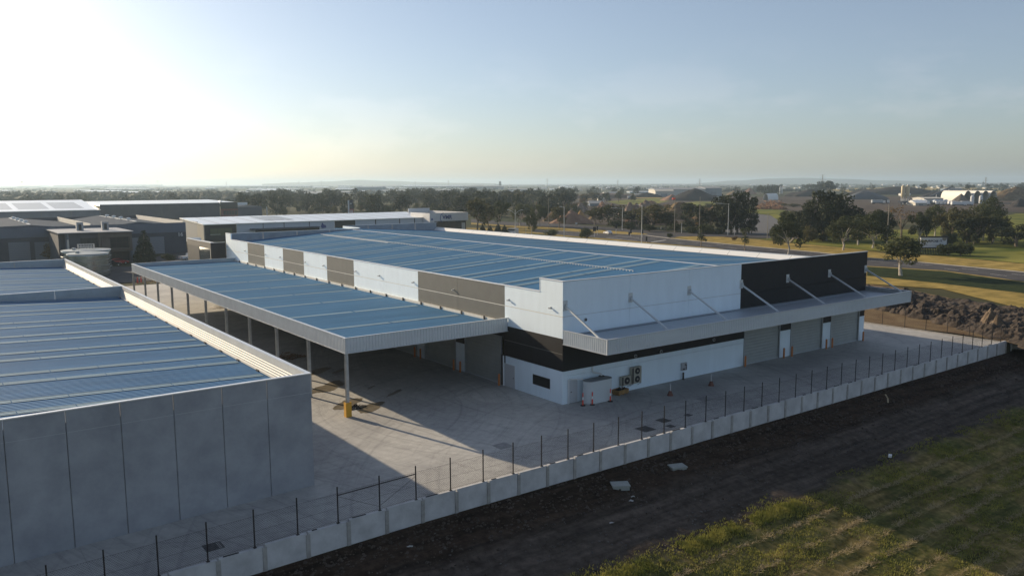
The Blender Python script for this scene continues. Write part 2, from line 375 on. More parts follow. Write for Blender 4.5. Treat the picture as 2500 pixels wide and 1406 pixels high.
# the yard is poured in bays; each visible bay is a slab with a recessed joint
yard = struct(link('yard_paving', None), 'pale concrete yard poured in bays round the warehouse')
xs = [-58, -52, -46, -40, -34, -28, -22, -16, -10, -4, 2, 8, 14, 20, 26, 32, 38, 44, 50, 56, 62.0]
ys = [-11.62, -6.6, -.6, 5.4, 11.4, 17.4, 23.4, 35, 47, 59, 71, 83, 95, 107, 119]
for i in range(len(xs)-1):
    for j in range(len(ys)-1):
        x0, x1, y0, y1 = xs[i]+.006, xs[i+1]-.006, ys[j]+.006, ys[j+1]-.006
        if (x0 > 1 and x1 < 50 and y0 > 6) or (x0 < -27 and y0 > 0): continue
        q = MB(); a, c = yard_z(x0), yard_z(x1)
        q.v = [(x0,y0,a-.15),(x1,y0,c-.15),(x1,y1,c-.15),(x0,y1,a-.15),(x0,y0,a),(x1,y0,c),(x1,y1,c),(x0,y1,a)]
        q.f = [(4,5,6,7),(0,1,5,4),(1,2,6,5),(2,3,7,6),(3,0,4,7)]
        q.build('slab', YM, yard, off=(0,0,0))
# kerb along the open side of the yard
k = MB(); k.box(62.02, 62.2, -11.5, 60, -.1, .12); struct(k.build('kerb', KERB))

# wet patches and puddle stains on the yard near the first canopy column
def blob(name, M, cx_, cy_, rx, ry, seed, z, rot=0., n=40, rag=.35):
    rnd = random.Random(seed); q = MB(); pts = []
    for i in range(n):
        a = 2*math.pi*i/n; rr = 1 + rag*noise.fractal(Vector((math.cos(a)*1.6+seed, math.sin(a)*1.6, seed*.7)), 1, 2, 4)
        x, y = rx*rr*math.cos(a), ry*rr*math.sin(a); pts.append((cx_+x*math.cos(rot)-y*math.sin(rot), cy_+x*math.sin(rot)+y*math.cos(rot), z))
    q.quad(*pts); return q.build(name, M)
WET = mat('wet_concrete', (.165, .14, .10), .4, var=.25, scale=.9)
for i, (px, py, rx, ry) in enumerate(((800, 945, 2.6, 1.1), (850, 985, 1.9, .9), (905, 995, 2.0, .8), (780, 905, 2.0, .7), (830, 905, 1.5, .35), (965, 958, 1.5, .25), (905, 946, .8, .15), (560, 745, 5.0, 1.6))):
    p = gp(px, py); o = blob('damp_patch', WET, p.x, p.y, rx, ry, i+3, .006+.001*i, rot=R(35)); struct(o, 'dark damp patch dried onto the concrete yard')

# ------------------------------------------------------------------ roads and verges beyond the warehouse
def sheet(name, M, px, z, label=None, sub=0):
    q = MB(); q.quad(*[tuple(gp(x, y, z)) for x, y in px]); o = q.build(name, M); struct(o, label); return o
sheet('dry_verge', DRYG, [(1130, 557), (1290, 556), (1500, 583), (1740, 604), (2117, 648), (2302, 659), (2600, 698), (2600, 790), (2460, 745), (2300, 705), (2105, 692), (1900, 668), (1500, 606), (1300, 580), (1130, 566)], .012, 'dry grass verge between the warehouse and the highway')
sheet('dark_grass_strip', DARKG, [(2117, 651), (2302, 662), (2600, 703), (2600, 742), (2500, 716), (2300, 692), (2117, 673)], .024, 'dark green strip beside the highway')
sheet('bare_ground', BARE, [(2105, 692), (2200, 703), (2330, 730), (2600, 800), (2640, 900), (2478, 838), (2330, 813), (2200, 799), (2105, 786)], .018, 'bare brown ground beside the yard fence')
sheet('near_carriageway', ASPH, [(1300, 559), (1360, 564), (1456, 570), (1576, 575), (1640, 583), (1770, 596), (2000, 617), (2117, 630), (2258, 642), (2500, 665), (2700, 682), (2700, 712), (2500, 687), (2302, 660), (2117, 649), (1740, 605), (1586, 592), (1500, 584), (1395, 576), (1300, 566)], .030, 'near carriageway of the highway')
sheet('far_carriageway', ASPH, [(1150, 535), (1240, 542), (1398, 548), (1500, 556), (1600, 562), (1660, 569), (1760, 569.5), (1900, 575), (1950, 578), (1950, 584), (1764, 578), (1700, 577), (1571, 569.5), (1450, 560), (1370, 556), (1240, 550), (1150, 543)], .030, 'far carriageway of the highway')
sheet('intersection', ASPH, [(1571, 569.3), (1640, 567), (1700, 569), (1764, 578), (1690, 576), (1642, 582), (1576, 575)], .034, 'asphalt crossing between the two medians')
sheet('median', DRYG, [(1150, 543.5), (1240, 550.5), (1370, 556.5), (1450, 560.5), (1560, 568.5), (1582, 571.5), (1560, 574), (1456, 569.5), (1360, 563.5), (1300, 558.5), (1240, 553.5), (1150, 548)], .05, 'dry grass median left of the crossing')
sheet('median', DRYG, [(1637, 581.5), (1660, 577.5), (1700, 577.3), (1764, 578.5), (1850, 585), (2000, 599), (2117, 611), (2258, 622), (2500, 644), (2700, 662), (2700, 681), (2500, 664.5), (2258, 641.5), (2117, 629.5), (2000, 616.5), (1770, 595.5)], .05, 'dry grass median and verge on the far side of the highway')
sheet('side_road', mat('grey_gravel', (.085, .085, .09), .9, var=.15, scale=.2), [(1740, 569.4), (1762, 556), (1750, 540), (1744, 524), (1800, 518), (1880, 526), (1915, 545), (1905, 560), (1925, 574.6)], .022, 'grey gravel side road climbing into the quarry yard')
sheet('green_field', GREENG, [(1850, 583.8), (1930, 579), (2030, 562), (2270, 560), (2340, 535), (2440, 530), (2480, 522), (2700, 522), (2900, 640), (2700, 660.5), (2500, 643), (2258, 621.3), (2117, 610.5), (2000, 598.5)], .02, 'green field across the highway')
sheet('green_field', GREENG, [(1744, 521), (1740, 508), (1800, 506), (1920, 514), (1980, 530), (1910, 545), (1880, 525), (1800, 517)], .03, 'bright green grass below the timber pile')
sheet('quarry_ground', QUARRY, [(1290, 545), (1250, 520), (1330, 500), (1420, 474), (1560, 474), (1700, 479), (1860, 481), (2060, 480), (2700, 480), (2700, 519), (2450, 518), (2300, 533), (2060, 540), (1960, 520), (1830, 500), (1740, 503), (1720, 545), (1560, 553), (1400, 546)], .014, 'worked ground of the recycling quarry')
sheet('green_field', GREENG, [(1640, 500), (1700, 492), (1800, 494), (1760, 506)], .03, 'strip of green grass in the quarry')
sheet('green_field', GREENG, [(1480, 492), (1600, 483), (1640, 490), (1590, 500), (1510, 499)], .03, 'green strip behind the rubble piles')
sheet('pale_field', DRYG, [(1380, 491), (1480, 484), (1640, 484), (1600, 482), (1500, 481)], .035, 'pale dry strip behind the quarry trees')
sheet('pale_field', DRYG, [(2000, 462), (2260, 456), (2500, 462), (2700, 466), (2700, 472), (2400, 470), (2100, 472)], .02, 'pale dry paddock far behind the quarry')
sheet('street', ASPH, [(-300, 668), (0, 655), (330, 650), (560, 640), (620, 652), (560, 672), (300, 690), (-300, 710)], .02, 'side street behind the tanks')
sheet('street', ASPH, [(330, 649), (420, 612), (560, 600), (700, 598), (700, 625), (560, 639)], .024, 'asphalt forecourt in front of the grey warehouse')
# lane lines and median kerbs
def along(pts, s): return [gp(x, y, 0) for x, y in pts]
up_e = along([(1360, 564), (1576, 575), (1640, 583), (1770, 596), (2000, 617), (2117, 630), (2258, 642), (2500, 665), (2700, 682)], 0)
lo_e = along([(1395, 576), (1540, 587.5), (1586, 592), (1740, 605), (1960, 631), (2117, 649), (2302, 660), (2500, 687), (2700, 712)], 0)
q = MB()
for a, c in zip(up_e, up_e[1:]): q.bar((a.x, a.y, .07), (c.x, c.y, .07), .3, .16)
struct(q.build('kerb', KERB), 'concrete kerb along the median')
def pathpt(e, t):
    n = len(e)-1; i = min(n-1, int(t*n)); f_ = t*n-i; return e[i].lerp(e[i+1], f_)
q = MB()
for lane in (.33, .66):
    d = 0
    for i in range(400):
        t = i/400; p = pathpt(up_e, t).lerp(pathpt(lo_e, t), lane); p2 = pathpt(up_e, t+.0025).lerp(pathpt(lo_e, t+.0025), lane)
        d += (p2-p).length
        if d % 12 < 4: 
            s_ = (p2-p).normalized(); n_ = Vector((-s_.y, s_.x, 0))*.09
            q.quad(tuple(p-n_+Vector((0,0,.040))), tuple(p2-n_+Vector((0,0,.040))), tuple(p2+n_+Vector((0,0,.040))), tuple(p+n_+Vector((0,0,.040))))
for (a, c, w) in (((1590, 591.5), (1626, 586), .35), ((1500, 575.5), (1560, 581), .18), ((1480, 580), (1556, 588), .18)):
    p, p2 = gp(*a, .044), gp(*c, .044); s_ = (p2-p).normalized(); n_ = Vector((-s_.y, s_.x, 0))*w; q.quad(tuple(p-n_), tuple(p2-n_), tuple(p2+n_), tuple(p+n_))
struct(q.build('lane_marking', PAINTM), 'white lane dashes and stop line on the asphalt')
# distant hills
def hills(name, pts, d, th, label):
    q = MB(); pr = []
    for i in range(len(pts)-1):
        for k_ in range(12):
            t = k_/12; x = pts[i][0]+(pts[i+1][0]-pts[i][0])*t; s_ = t*t*(3-2*t); y = pts[i][1]+(pts[i+1][1]-pts[i][1])*s_
            pr.append((x, y + .35*noise.noise(Vector((x*.06, 1, 1)))))
    row = []
    for x, y in pr:
        r_ = ray(x, y); k_ = d/math.hypot(r_.x, r_.y); p = CAM + r_*k_
        h = Vector((r_.x, r_.y, 0)).normalized(); row.append(((p-h*th)*Vector((1,1,0)) if False else Vector((p.x-h.x*th, p.y-h.y*th, -1)), p, Vector((p.x+h.x*th, p.y+h.y*th, -1))))
    for a, c in zip(row, row[1:]):
        q.quad(tuple(a[0]), tuple(c[0]), tuple(c[1]), tuple(a[1])); q.quad(tuple(a[1]), tuple(c[1]), tuple(c[2]), tuple(a[2]))
    struct(q.build(name, mat('hill_scrub', (.045, .055, .03), .95, var=.3, scale=.004)), label)
hills('hills', [(640, 449), (720, 446), (800, 443.5), (870, 439.5), (950, 442), (1030, 445), (1120, 447), (1220, 448)], 9000, 1500, 'low hazy ridge on the horizon behind the warehouses')
hills('hills', [(1700, 447), (1800, 441), (1880, 436), (1960, 434.5), (2060, 437), (2150, 440.5), (2300, 444), (2420, 446)], 9500, 1700, 'broad hazy hill on the horizon above the quarry')
# ------------------------------------------------------------------ main warehouse
W, LEN, LEN2, XS2 = 50.2, 96.0, 104.0, 27.0
wh = thing('warehouse', 'large new warehouse with white, grey-brown and black wall panels and a blue ribbed roof', 'warehouse')
def piece(name, M, parent, *bx):
    q = MB(); q.box(*bx); return q.build(name, M, parent)
g_ = .012
# long left side
LB = [8.83, 17.35, 25.75, 34.17, 42.55, 51.1, 59.4, 67.7, 75.95, 84.15]
LC = [GREYP, GREYP, WHITE, WHITE, GREYP, WHITE, GREYP, WHITE, GREYP]
piece('wall_panel', WHITE, wh, 0, .2, 0, 8.83-g_, 6.08, 8.03); piece('wall_panel', WHITE, wh, 0, .2, 0, 3.29, 8.10, 11.26); piece('wall_panel', WHITE, wh, 0, .2, 3.29+.004, 8.83-g_, 8.10, 10.05)
for i, c in enumerate(LC):
    piece('wall_panel', c, wh, 0, .2, LB[i]+g_, LB[i+1]-g_, 6.08, 8.03); piece('wall_panel', c, wh, 0, .2, LB[i]+g_, LB[i+1]-g_, 8.10, 10.05)
piece('wall_panel', WHITE, wh, 0, .2, LB[-1]+g_, LEN, 0, 8.03); piece('wall_panel', WHITE, wh, 0, .2, LB[-1]+g_, LEN, 8.10, 10.05); piece('wall_panel', WHITE, wh, 0, .2, 93.1, LEN, 10.054, 11.1)
piece('joint_strip', mat('joint_pale', (.66, .65, .60), .7), wh, -.006, .19, .01, LEN-.01, 8.035, 8.095)  # pale line along the horizontal panel joint
# black band and white base near the corner, doors and pillars below the side canopy
piece('wall_panel', CHAR, wh, 0, .2, 0, 4.6-g_, 3.08, 6.05); piece('wall_panel', CHAR, wh, 0, .2, 4.6+g_, 9.0, 3.08, 6.05)
piece('joint_strip', GREYP, wh, -.004, .19, .02, 8.9, 4.62, 4.68)
piece('wall_panel', WHITE, wh, 0, .2, 0, 4.6-g_, 0, 3.05); piece('wall_panel', WHITE, wh, 0, .2, 4.6+g_, 8.75, 0, 3.05)
piece('wall_panel', CHAR, wh, 0, .2, 8.77, 9.45, 0, 3.05)
def rollup(name, axis_, a0, a1, z1, parent, M=SHUT):
    q = MB(); n = int(z1/.17); prof = []
    for i in range(n+1):
        z = z1*i/n; prof.append((.145 if i % 2 else .17, z))
    pts = prof
    for (d0, z0), (d1, z2) in zip(pts, pts[1:]):
        if axis_ == 'x': q.quad((a0, d0, z0), (a1, d0, z0), (a1, d1, z2), (a0, d1, z2))
        else: q.quad((d0, a1, z0), (d0, a0, z0), (d1, a0, z2), (d1, a1, z2))
    o = q.build(name, M, parent)
    for s in (a0, a1-.09):
        fr = MB()
        if axis_ == 'x': fr.box(s, s+.09, -.03, .12, 0, z1)
        else: fr.box(-.03, .12, s, s+.09, 0, z1)
        fr.build('guide_rail', STEEL, o)
    bt = MB()
    if axis_ == 'x': bt.box(a0+.1, a1-.1, .1, .2, 0.0, .10)
    else: bt.box(.1, .2, a0+.1, a1-.1, 0.0, .10)
    bt.build('bottom_rail', ZINC, o)
    return o
y = 9.45
for k in range(9):
    d0, d1 = 9.5+8.4*k, 16.1+8.4*k
    rollup('roller_door', 'y', d0, d1, 4.9, wh)
    piece('wall_panel', CHAR, wh, 0, .2, d0-.05 if k else 9.0+g_, d1+1.74, 4.93, 6.05)
    piece('wall_panel', WHITE, wh, 0, .2, d1+.06, d1+1.74, 0, 3.05); piece('wall_panel', CHAR, wh, 0, .2, d1+.06, d1+1.74, 3.06, 4.92)
piece('wall_panel', CHAR, wh, 0, .2, 85.1, LEN, 0, 0.001)
# short front side
FB = [.212, 8.4, 16.8, 25.15, 33.5, 41.85, W]; FC = [WHITE]*3 + [CHAR]*3
for i, c in enumerate(FC):
    piece('wall_panel', c, wh, FB[i]+(g_ if i else 0), FB[i+1]-(g_ if i < 5 else 0), .004, .2, 6.08, 8.06)
    piece('wall_panel', c, wh, FB[i]+(g_ if i else 0), FB[i+1]-(g_ if i < 5 else 0), .004, .2, 8.10, 11.26)
piece('joint_strip', mat('joint_shadow', (.45, .45, .45), .8), wh, .21, 25.1, .03, .19, 8.05, 8.11)
DO = [(26.0, 32.5), (34.55, 41.0), (42.75, 49.05)]
for a, c in ((.212, 8.4), (8.4, 16.8), (16.8, 25.95)):
    piece('wall_panel', WHITE, wh, a+.006, c-.006, .004, .2, 0, 2.58); piece('wall_panel', WHITE, wh, a+.006, c-.006, .004, .2, 2.60, 3.05); piece('wall_panel', CHAR, wh, a+.006, c-.006, .004, .2, 3.06, 6.05)
for a, c in ((32.55, 34.5), (41.05, 42.7), (49.1, W)):
    piece('wall_panel', WHITE, wh, a, c, .004, .2, 0, 3.1); piece('wall_panel', CHAR, wh, a, c, .004, .2, 3.11, 6.05)
for a, c in DO:
    rollup('roller_door', 'x', a, c, 4.95, wh); piece('wall_panel', CHAR, wh, a-.04, c+.04, .004, .2, 4.97, 6.05)
# hidden long side, far end, stepped parapets
piece('wall_panel', CHAR, wh, W-.2, W, .21, LEN2, 0, 10.05)
FAR = mat('parapet_back', (.30, .335, .37), .7, var=.12, scale=.5)
xx = .21
while xx < XS2-.5:
    x2 = min(XS2, xx+6.7); piece('parapet_panel', FAR, wh, xx+.03, x2-.03, LEN-.2, LEN, 5, 10.95); xx = x2
piece('parapet_panel', WHITE, wh, XS2-.1, XS2+.1, LEN+.01, LEN2-.2, 5, 11.15)
xx = XS2
while xx < W-.5:
    x2 = min(W-.21, xx+5.8); piece('parapet_panel', FAR, wh, xx+.03, x2-.03, LEN2-.2, LEN2, 5, 11.15); xx = x2
cp = MB(); cp.box(-.05, .25, 3.25, 93.1, 10.05, 10.11); cp.box(-.05, .25, -.05, 3.34, 11.26, 11.32); cp.box(-.05, .25, 93.05, LEN+.05, 11.1, 11.16); cp.box(-.02, .02, 3.28, 3.33, 10.11, 11.26)
cp.build('capping', mat('white_capping', (.78, .79, .79), .4, .2), wh)
cp = MB(); cp.box(.25, W+.05, -.05, .25, 11.262, 11.325); cp.box(.25, XS2+.1, LEN-.25, LEN+.05, 10.95, 11.02); cp.box(XS2, W, LEN2-.25, LEN2+.05, 11.15, 11.22); cp.build('capping', CAP, wh)
cp = MB(); cp.box(W-.25, W+.05, .25, LEN2, 10.05, 10.12); cp.build('capping', CAP, wh)
# roof: two shallow slopes
EAVE, RIDGE, RX = 9.35, 10.82, 25.1
def roof_z(x): return EAVE + (RIDGE-EAVE)*(x/RX if x < RX else (W-x)/(W-RX))
q = MB(); q.prism([(.2, EAVE), (RX, RIDGE), (RX, RIDGE-.25), (.2, EAVE-.25)], .2, LEN-.2, 'y'); q.build('roof', ROOFB, wh)
q = MB(); q.prism([(RX+.001, RIDGE), (W-.2, EAVE), (W-.2, EAVE-.25), (RX+.001, RIDGE-.25)], .2, LEN2-.2, 'y'); q.build('roof', ROOFB, wh)
q = MB()
a, c = .9, RX-.7
for s0, s1 in ((a, (a+c)/2-.1), ((a+c)/2+.1, c)): q.quad((s0, 0, roof_z(s0)+.02), (s1, 0, roof_z(s1)+.02), (s1, .82, roof_z(s1)+.02), (s0, .82, roof_z(s0)+.02))
sk_l = q.mesh('skylight', SKYL); q = MB(); a, c = RX+.7, W-1.0
q.quad((a, 0, roof_z(a)+.02), (c, 0, roof_z(c)+.02), (c, .82, roof_z(c)+.02), (a, .82, roof_z(a)+.02)); sk_r = q.mesh('skylight', SKYL)
for k in range(11):
    for d in (3.0, 5.35):
        for me_ in (sk_l, sk_r): link('skylight', me_, wh, (0, d+8.4*k-.6, 0))
q = MB(); q.prism([(RX-.2, RIDGE+.0), (RX, RIDGE+.06), (RX+.2, RIDGE+.0), (RX, RIDGE+.02)], .3, 95, 'y'); q.build('ridge_cap', mat('ridge_flashing', (.58, .62, .66), .45, .2), wh)
q = MB()      # row of low ventilation cowls and a cable on stands along the slope
q.bar((16.8, 8, roof_z(16.8)+.16), (16.8, 92, roof_z(16.8)+.16), .045)
for i in range(168): q.box(16.76, 16.84, 7.95+i*.5, 8.05+i*.5, roof_z(16.8)-.02, roof_z(16.8)+.15)
q.build('safety_line', mat('line_white', (.50, .53, .55), .5), wh)
q = MB(); q.box(16.45, 17.15, 64, 90, roof_z(17.15)-.05, roof_z(17.15)+.06); q.build('walkway', mat('walkway_grey', (.30, .36, .42), .6), wh)
q = MB()      # bright upstand flashing inside the far long parapet
for i in range(20):
    y0 = .4+5.18*i; q.quad((W-1.0, y0+.02, roof_z(W-1)+.04), (W-1.0, y0+5.16, roof_z(W-1)+.04), (W-.22, y0+5.16, 10.06), (W-.22, y0+.02, 10.06))
q.build('upstand_flashing', mat('flashing_white', (.74, .75, .74), .5), wh)
# fittings on the long side
lm = MB(); lm.box(-.02, 0, -.09, .09, -.1, .1); lm.tube([(-.02, 0, 0), (-.16, 0, -.02)], .05, 6); lm.box(-.26, -.1, -.1, .1, -.09, .03); lmesh = lm.mesh('wall_light', STEEL)
ZF = 8.92
for px, py in ((649, 621), (685, 628), (746, 640), (791, 648), (869, 662), (927, 673), (1010, 689), (1108, 707), (1243, 732), (1345, 751), (555, 603), (599, 612)):
    p = hx(px, py); link('wall_light', lmesh, wh, (0, p.y, p.z))
# side doors, dark window, pipes
def door(name, axis_, a0, a1, z1):
    q = MB(); e = .012
    if axis_ == 'y': q.box(-e-.02, -e+.01, a0, a1, .02, z1)
    else: q.box(a0, a1, -e-.02, -e+.014, .02, z1)
    o = q.build(name, mat('door_grey', (.52, .54, .56), .5), wh)
    h = MB()
    if axis_ == 'y': h.box(-.09, -.03, a0+.1, a0+.22, 1.0, 1.06)
    else: h.box(a0+.1, a0+.22, -.09, -.03, 1.0, 1.06)
    h.build('handle', DSTEEL, o)
    fr = MB(); t = .05
    if axis_ == 'y':
        for bx in ((a0-t, a0, 0, z1+t), (a1, a1+t, 0, z1+t), (a0, a1, z1, z1+t)): fr.box(-.035, .0, bx[0], bx[1], bx[2], bx[3])
    else:
        for bx in ((a0-t, a0, 0, z1+t), (a1, a1+t, 0, z1+t), (a0, a1, z1, z1+t)): fr.box(bx[0], bx[1], -.035, .004, bx[2], bx[3])
    fr.build('frame', mat('door_frame', (.62, .64, .66), .5), o); return o
d0 = hx(1257, 950).y; d1 = hx(1232, 945).y; door('door', 'y', d0, d1, 2.25)
door('door', 'x', .85, 1.72, 2.1)
p = hx(1302, 914); p2 = hx(1342, 948)
wn = piece('window', GLASSB, wh, -.015, .01, p2.y, p.y, p2.z, p.z)
fr = MB()
for bx in ((p2.y-.05, p2.y, p2.z-.05, p.z+.05), (p.y, p.y+.05, p2.z-.05, p.z+.05), (p2.y, p.y, p.z, p.z+.05), (p2.y, p.y, p2.z-.05, p2.z)): fr.box(-.03, .005, bx[0], bx[1], bx[2], bx[3])
fr.build('frame', DSTEEL, wn)
q = MB(); q.tube([(-.1, 8.95, 0), (-.1, 8.95, 3.05)], .08, 8); q.build('downpipe', PIPEW, wh)
q = MB(); q.tube([(3.55, -.08, 3.05), (3.55, -.08, 2.75), (3.6, -.12, 2.55), (4.1, -.62, 2.42), (4.16, -.68, 2.36), (4.16, -.7, 2.16)], .075, 8); q.build('downpipe', PIPEW, wh)
q = MB(); q.tube([(.62, -.1, 0), (.62, -.1, 2.22), (.7, -.14, 2.3), (1.6, -.55, 2.24), (1.95, -.6, 2.22)], .07, 8); q.build('overflow_pipe', PIPEW, wh)
for px, py, ax in ((1429, 780, 0), (1551, 869, 0), (1613, 858, 0), (1742, 829, 0)):
    p = hy(px, py); q = MB(); q.tube([(p.x, .02, p.z), (p.x, -.09, p.z)], .17, 12); o = q.build('overflow_ring', STEEL, wh); q = MB(); q.tube([(p.x, -.085, p.z), (p.x, -.1, p.z)], .12, 12); q.build('ring_mouth', DSTEEL, o)

def ribbed(q, p0, p1, z0, z1, pitch=.30, dep=.045):
    """real trapezoid ribs along the line p0-p1 (outward is to the right of travel)"""
    p0 = Vector(p0); p1 = Vector(p1); d = (p1-p0); n = max(1, int(d.length/pitch)); d.normalize(); o = Vector((d.y, -d.x))
    st = (p1-p0).length/n; pts = []
    for i in range(n):
        a = p0+d*(i*st)
        pts += [(a, 0), (a+d*st*.45, 0), (a+d*st*.58, dep), (a+d*st*.87, dep)]
    pts.append((p1, 0))
    P = [(a+o*k) for a, k in pts]
    for a, c in zip(P, P[1:]): q.quad((a.x, a.y, z0), (c.x, c.y, z0), (c.x, c.y, z1), (a.x, a.y, z1))
# front awning: a part of the warehouse with its own fascia, deck, tie rods and brackets
AD, AZ0, AZ1 = 5.8, 5.56, 6.9
dk = MB(); dk.prism([(-AD+.1, 6.42), (-.004, 6.30), (-.004, 6.2), (-AD+.1, 6.32)], .1, W-.1, 'x'); awn = dk.build('awning', sheet_metal('awning_deck', (.40, .45, .50), 0, .3, rough=.45, metal=.3, strength=.3), wh)
q = MB(); ribbed(q, (.04, -AD+.05), (W-.04, -AD+.05), AZ0+.06, AZ1-.06, .26); q.build('fascia', FASC_X, awn, off=(0,0,0))
q = MB(); ribbed(q, (.05, -.0), (.05, -AD+.05), AZ0+.06, AZ1-.06, .26); q.build('fascia', FASC_Y, awn, off=(0,0,0))
q = MB(); ribbed(q, (W-.05, -AD+.05), (W-.05, .0), AZ0+.06, AZ1-.06, .26); q.build('fascia', FASC_Y, awn, off=(0,0,0))
q = MB(); q.box(.1, W-.1, -AD+.08, -AD+.13, 6.3, AZ1-.07); q.box(.08, .13, -AD+.1, -.01, 6.3, AZ1-.07); q.box(W-.13, W-.08, -AD+.1, -.01, 6.3, AZ1-.07); q.build('fascia_lining', STEEL, awn)
q = MB()
for z0, z1 in ((AZ0, AZ0+.06), (AZ1-.06, AZ1)):
    q.box(-.02, W+.02, -AD-.03, -AD+.16, z0, z1); q.box(-.02, .16, -AD+.16, -.0, z0, z1); q.box(W-.16, W+.02, -AD+.16, -.0, z0, z1)
q.box(-.03, .03, -AD-.04, -AD+.02, AZ0, AZ1); q.box(W-.03, W+.03, -AD-.04, -AD+.02, AZ0, AZ1); q.build('fascia_trim', CAP, awn)
q = MB(); q.quad((.1, -AD+.1, AZ0+.03), (W-.1, -AD+.1, AZ0+.03), (W-.1, -.02, AZ0+.03), (.1, -.02, AZ0+.03)); q.build('soffit', mat('soffit_grey', (.30, .32, .34), .6), awn)
q = MB(); q.box(.14, W-.14, -.42, -.02, 6.305, 6.42); q.build('box_gutter', mat('gutter_grey', (.25, .28, .31), .5, .3), awn)
st = MB(); st.bar((0, -.08, 9.02), (0, -4.75, 6.72), .15); st.box(-.1, .1, -4.95, -4.55, 6.4, 6.72); stm = st.mesh('tie_rod', mat('bright_galvanised', (.60, .63, .64), .45, .3))
br = MB(); br.box(-.26, .26, -.03, .0, 8.62, 9.56); br.box(-.02, .02, -.3, -.03, 8.8, 9.25)
for bx in (-.18, .18):
    for bz in (8.75, 9.43): br.box(bx-.03, bx+.03, -.05, -.03, bz-.03, bz+.03)
brm = br.mesh('bracket', MATS['bright_galvanised'])
for k_ in range(7):
    x = (.28 if k_ == 0 else W-.3 if k_ == 6 else .1+8.36*k_); link('tie_rod', stm, awn, (x, 0, 0)); link('bracket', brm, awn, (x, 0, 0))

# ------------------------------------------------------------------ side loading canopy on its own columns
cx0, cy0, cy1, cz0, cz1 = -17.3, 8.3, 91.0, 5.57, 6.93
can = thing('loading_canopy', 'long blue-roofed loading canopy on steel columns along the striped wall', 'canopy', (cx0, cy0, 0))
q = MB(); q.prism([(cx0+.12, 6.42), (-.012, 6.30), (-.012, 6.18), (cx0+.12, 6.3)], cy0+.12, cy1-.12, 'y'); q.build('roof', ROOFB, can)
q = MB(); q.quad((cx0+.15, cy0+.1, cz0+.05), (-.05, cy0+.1, cz0+.05), (-.05, cy1-.1, cz0+.05), (cx0+.15, cy1-.1, cz0+.05)); q.build('ceiling_lining', mat('canopy_underside', (.16, .17, .18), .7), can)
q = MB()
for a, c in ((.9, 8.3), (8.55, 16.3)): q.quad((cx0+a, 0, 6.44-.0069*a), (cx0+c, 0, 6.44-.0069*c), (cx0+c, .8, 6.44-.0069*c), (cx0+a, .8, 6.44-.0069*a))
skm = q.mesh('skylight', SKYL, (cx0, 0, 0))
for k_ in range(10): link('skylight', skm, can, (0, 15.45+8.43*k_-cy0, .0))
q = MB(); ribbed(q, (cx0+.03, cy1-.03), (cx0+.03, cy0+.03), cz0+.05, cz1-.05, .30, .05); q.build('fascia', FASC_Y, can)
q = MB(); ribbed(q, (cx0+.03, cy0+.03), (-.03, cy0+.03), cz0+.05, cz1-.05, .30, .05); q.build('fascia', FASC_X, can)
q = MB(); ribbed(q, (-.03, cy1-.03), (cx0+.03, cy1-.03), cz0+.05, cz1-.05, .30, .05); q.build('fascia', FASC_X, can)
q = MB(); q.box(cx0+.06, cx0+.1, cy0+.1, cy1-.1, 6.3, cz1-.06); q.box(cx0+.1, -.04, cy0+.06, cy0+.1, 6.2, cz1-.06); q.build('fascia_lining', ZINC, can)
xx = cx0+.12
while xx < -.6:
    x2 = min(-.05, xx+4.3); q = MB(); q.box(xx+.015, x2-.015, cy1-.1, cy1-.06, 6.2, cz1-.06); q.build('parapet_lining', mat('lining_blue', (.36, .42, .46), .5, .2), can); xx = x2
q = MB()
for z0, z1 in ((cz0, cz0+.05), (cz1-.05, cz1+.02)):
    q.box(cx0-.05, cx0+.2, cy0-.05, cy1+.05, z0, z1); q.box(cx0+.2, -.004, cy0-.05, cy0+.14, z0, z1); q.box(cx0+.2, -.004, cy1-.14, cy1+.05, z0, z1)
q.box(cx0-.06, cx0+.06, cy0-.06, cy0+.06, cz0, cz1); q.build('fascia_trim', CAP, can)
q = MB(); q.box(-.24, -.004, cy0+.16, cy1-.16, 6.305, 6.56)
q.build('wall_flashing', mat('flashing_cream', (.62, .61, .56), .6), can)
q = MB()
for k_ in range(19): q.box(-.34, -.245, 11.9+4.22*k_, 12.1+4.22*k_, 6.305, 6.66)
q.build('flashing_clips', DSTEEL, can)
colm = MB(); colm.box(-.13, .13, -.13, -.10, 0, 5.56); colm.box(-.13, .13, .10, .13, 0, 5.56); colm.box(-.01, .01, -.10, .10, 0, 5.56); colm.box(-.2, .2, -.2, .2, 0, .02); cme = colm.mesh('column', STEEL)
for k_ in range(11): link('column', cme, can, (.14, .14+8.23*k_, 0))
for k_ in range(11):
    q = MB(); q.box(cx0+.2, -.02, cy0+.06+8.23*k_, cy0+.22+8.23*k_, 5.64, 6.2); q.build('rafter', STEEL, can)
gd = thing('column_guard', 'yellow steel guard round the foot of the corner canopy column', 'column guard', (cx0+.14, cy0+.14, 0))
q = MB(); q.box(-.24, .24, -.26, -.21, 0, 1.28); q.box(-.26, -.21, -.21, .24, 0, 1.28); q.box(.21, .26, -.21, .24, 0, 1.28); local(q, 'guard_plate', YELLOW, gd)

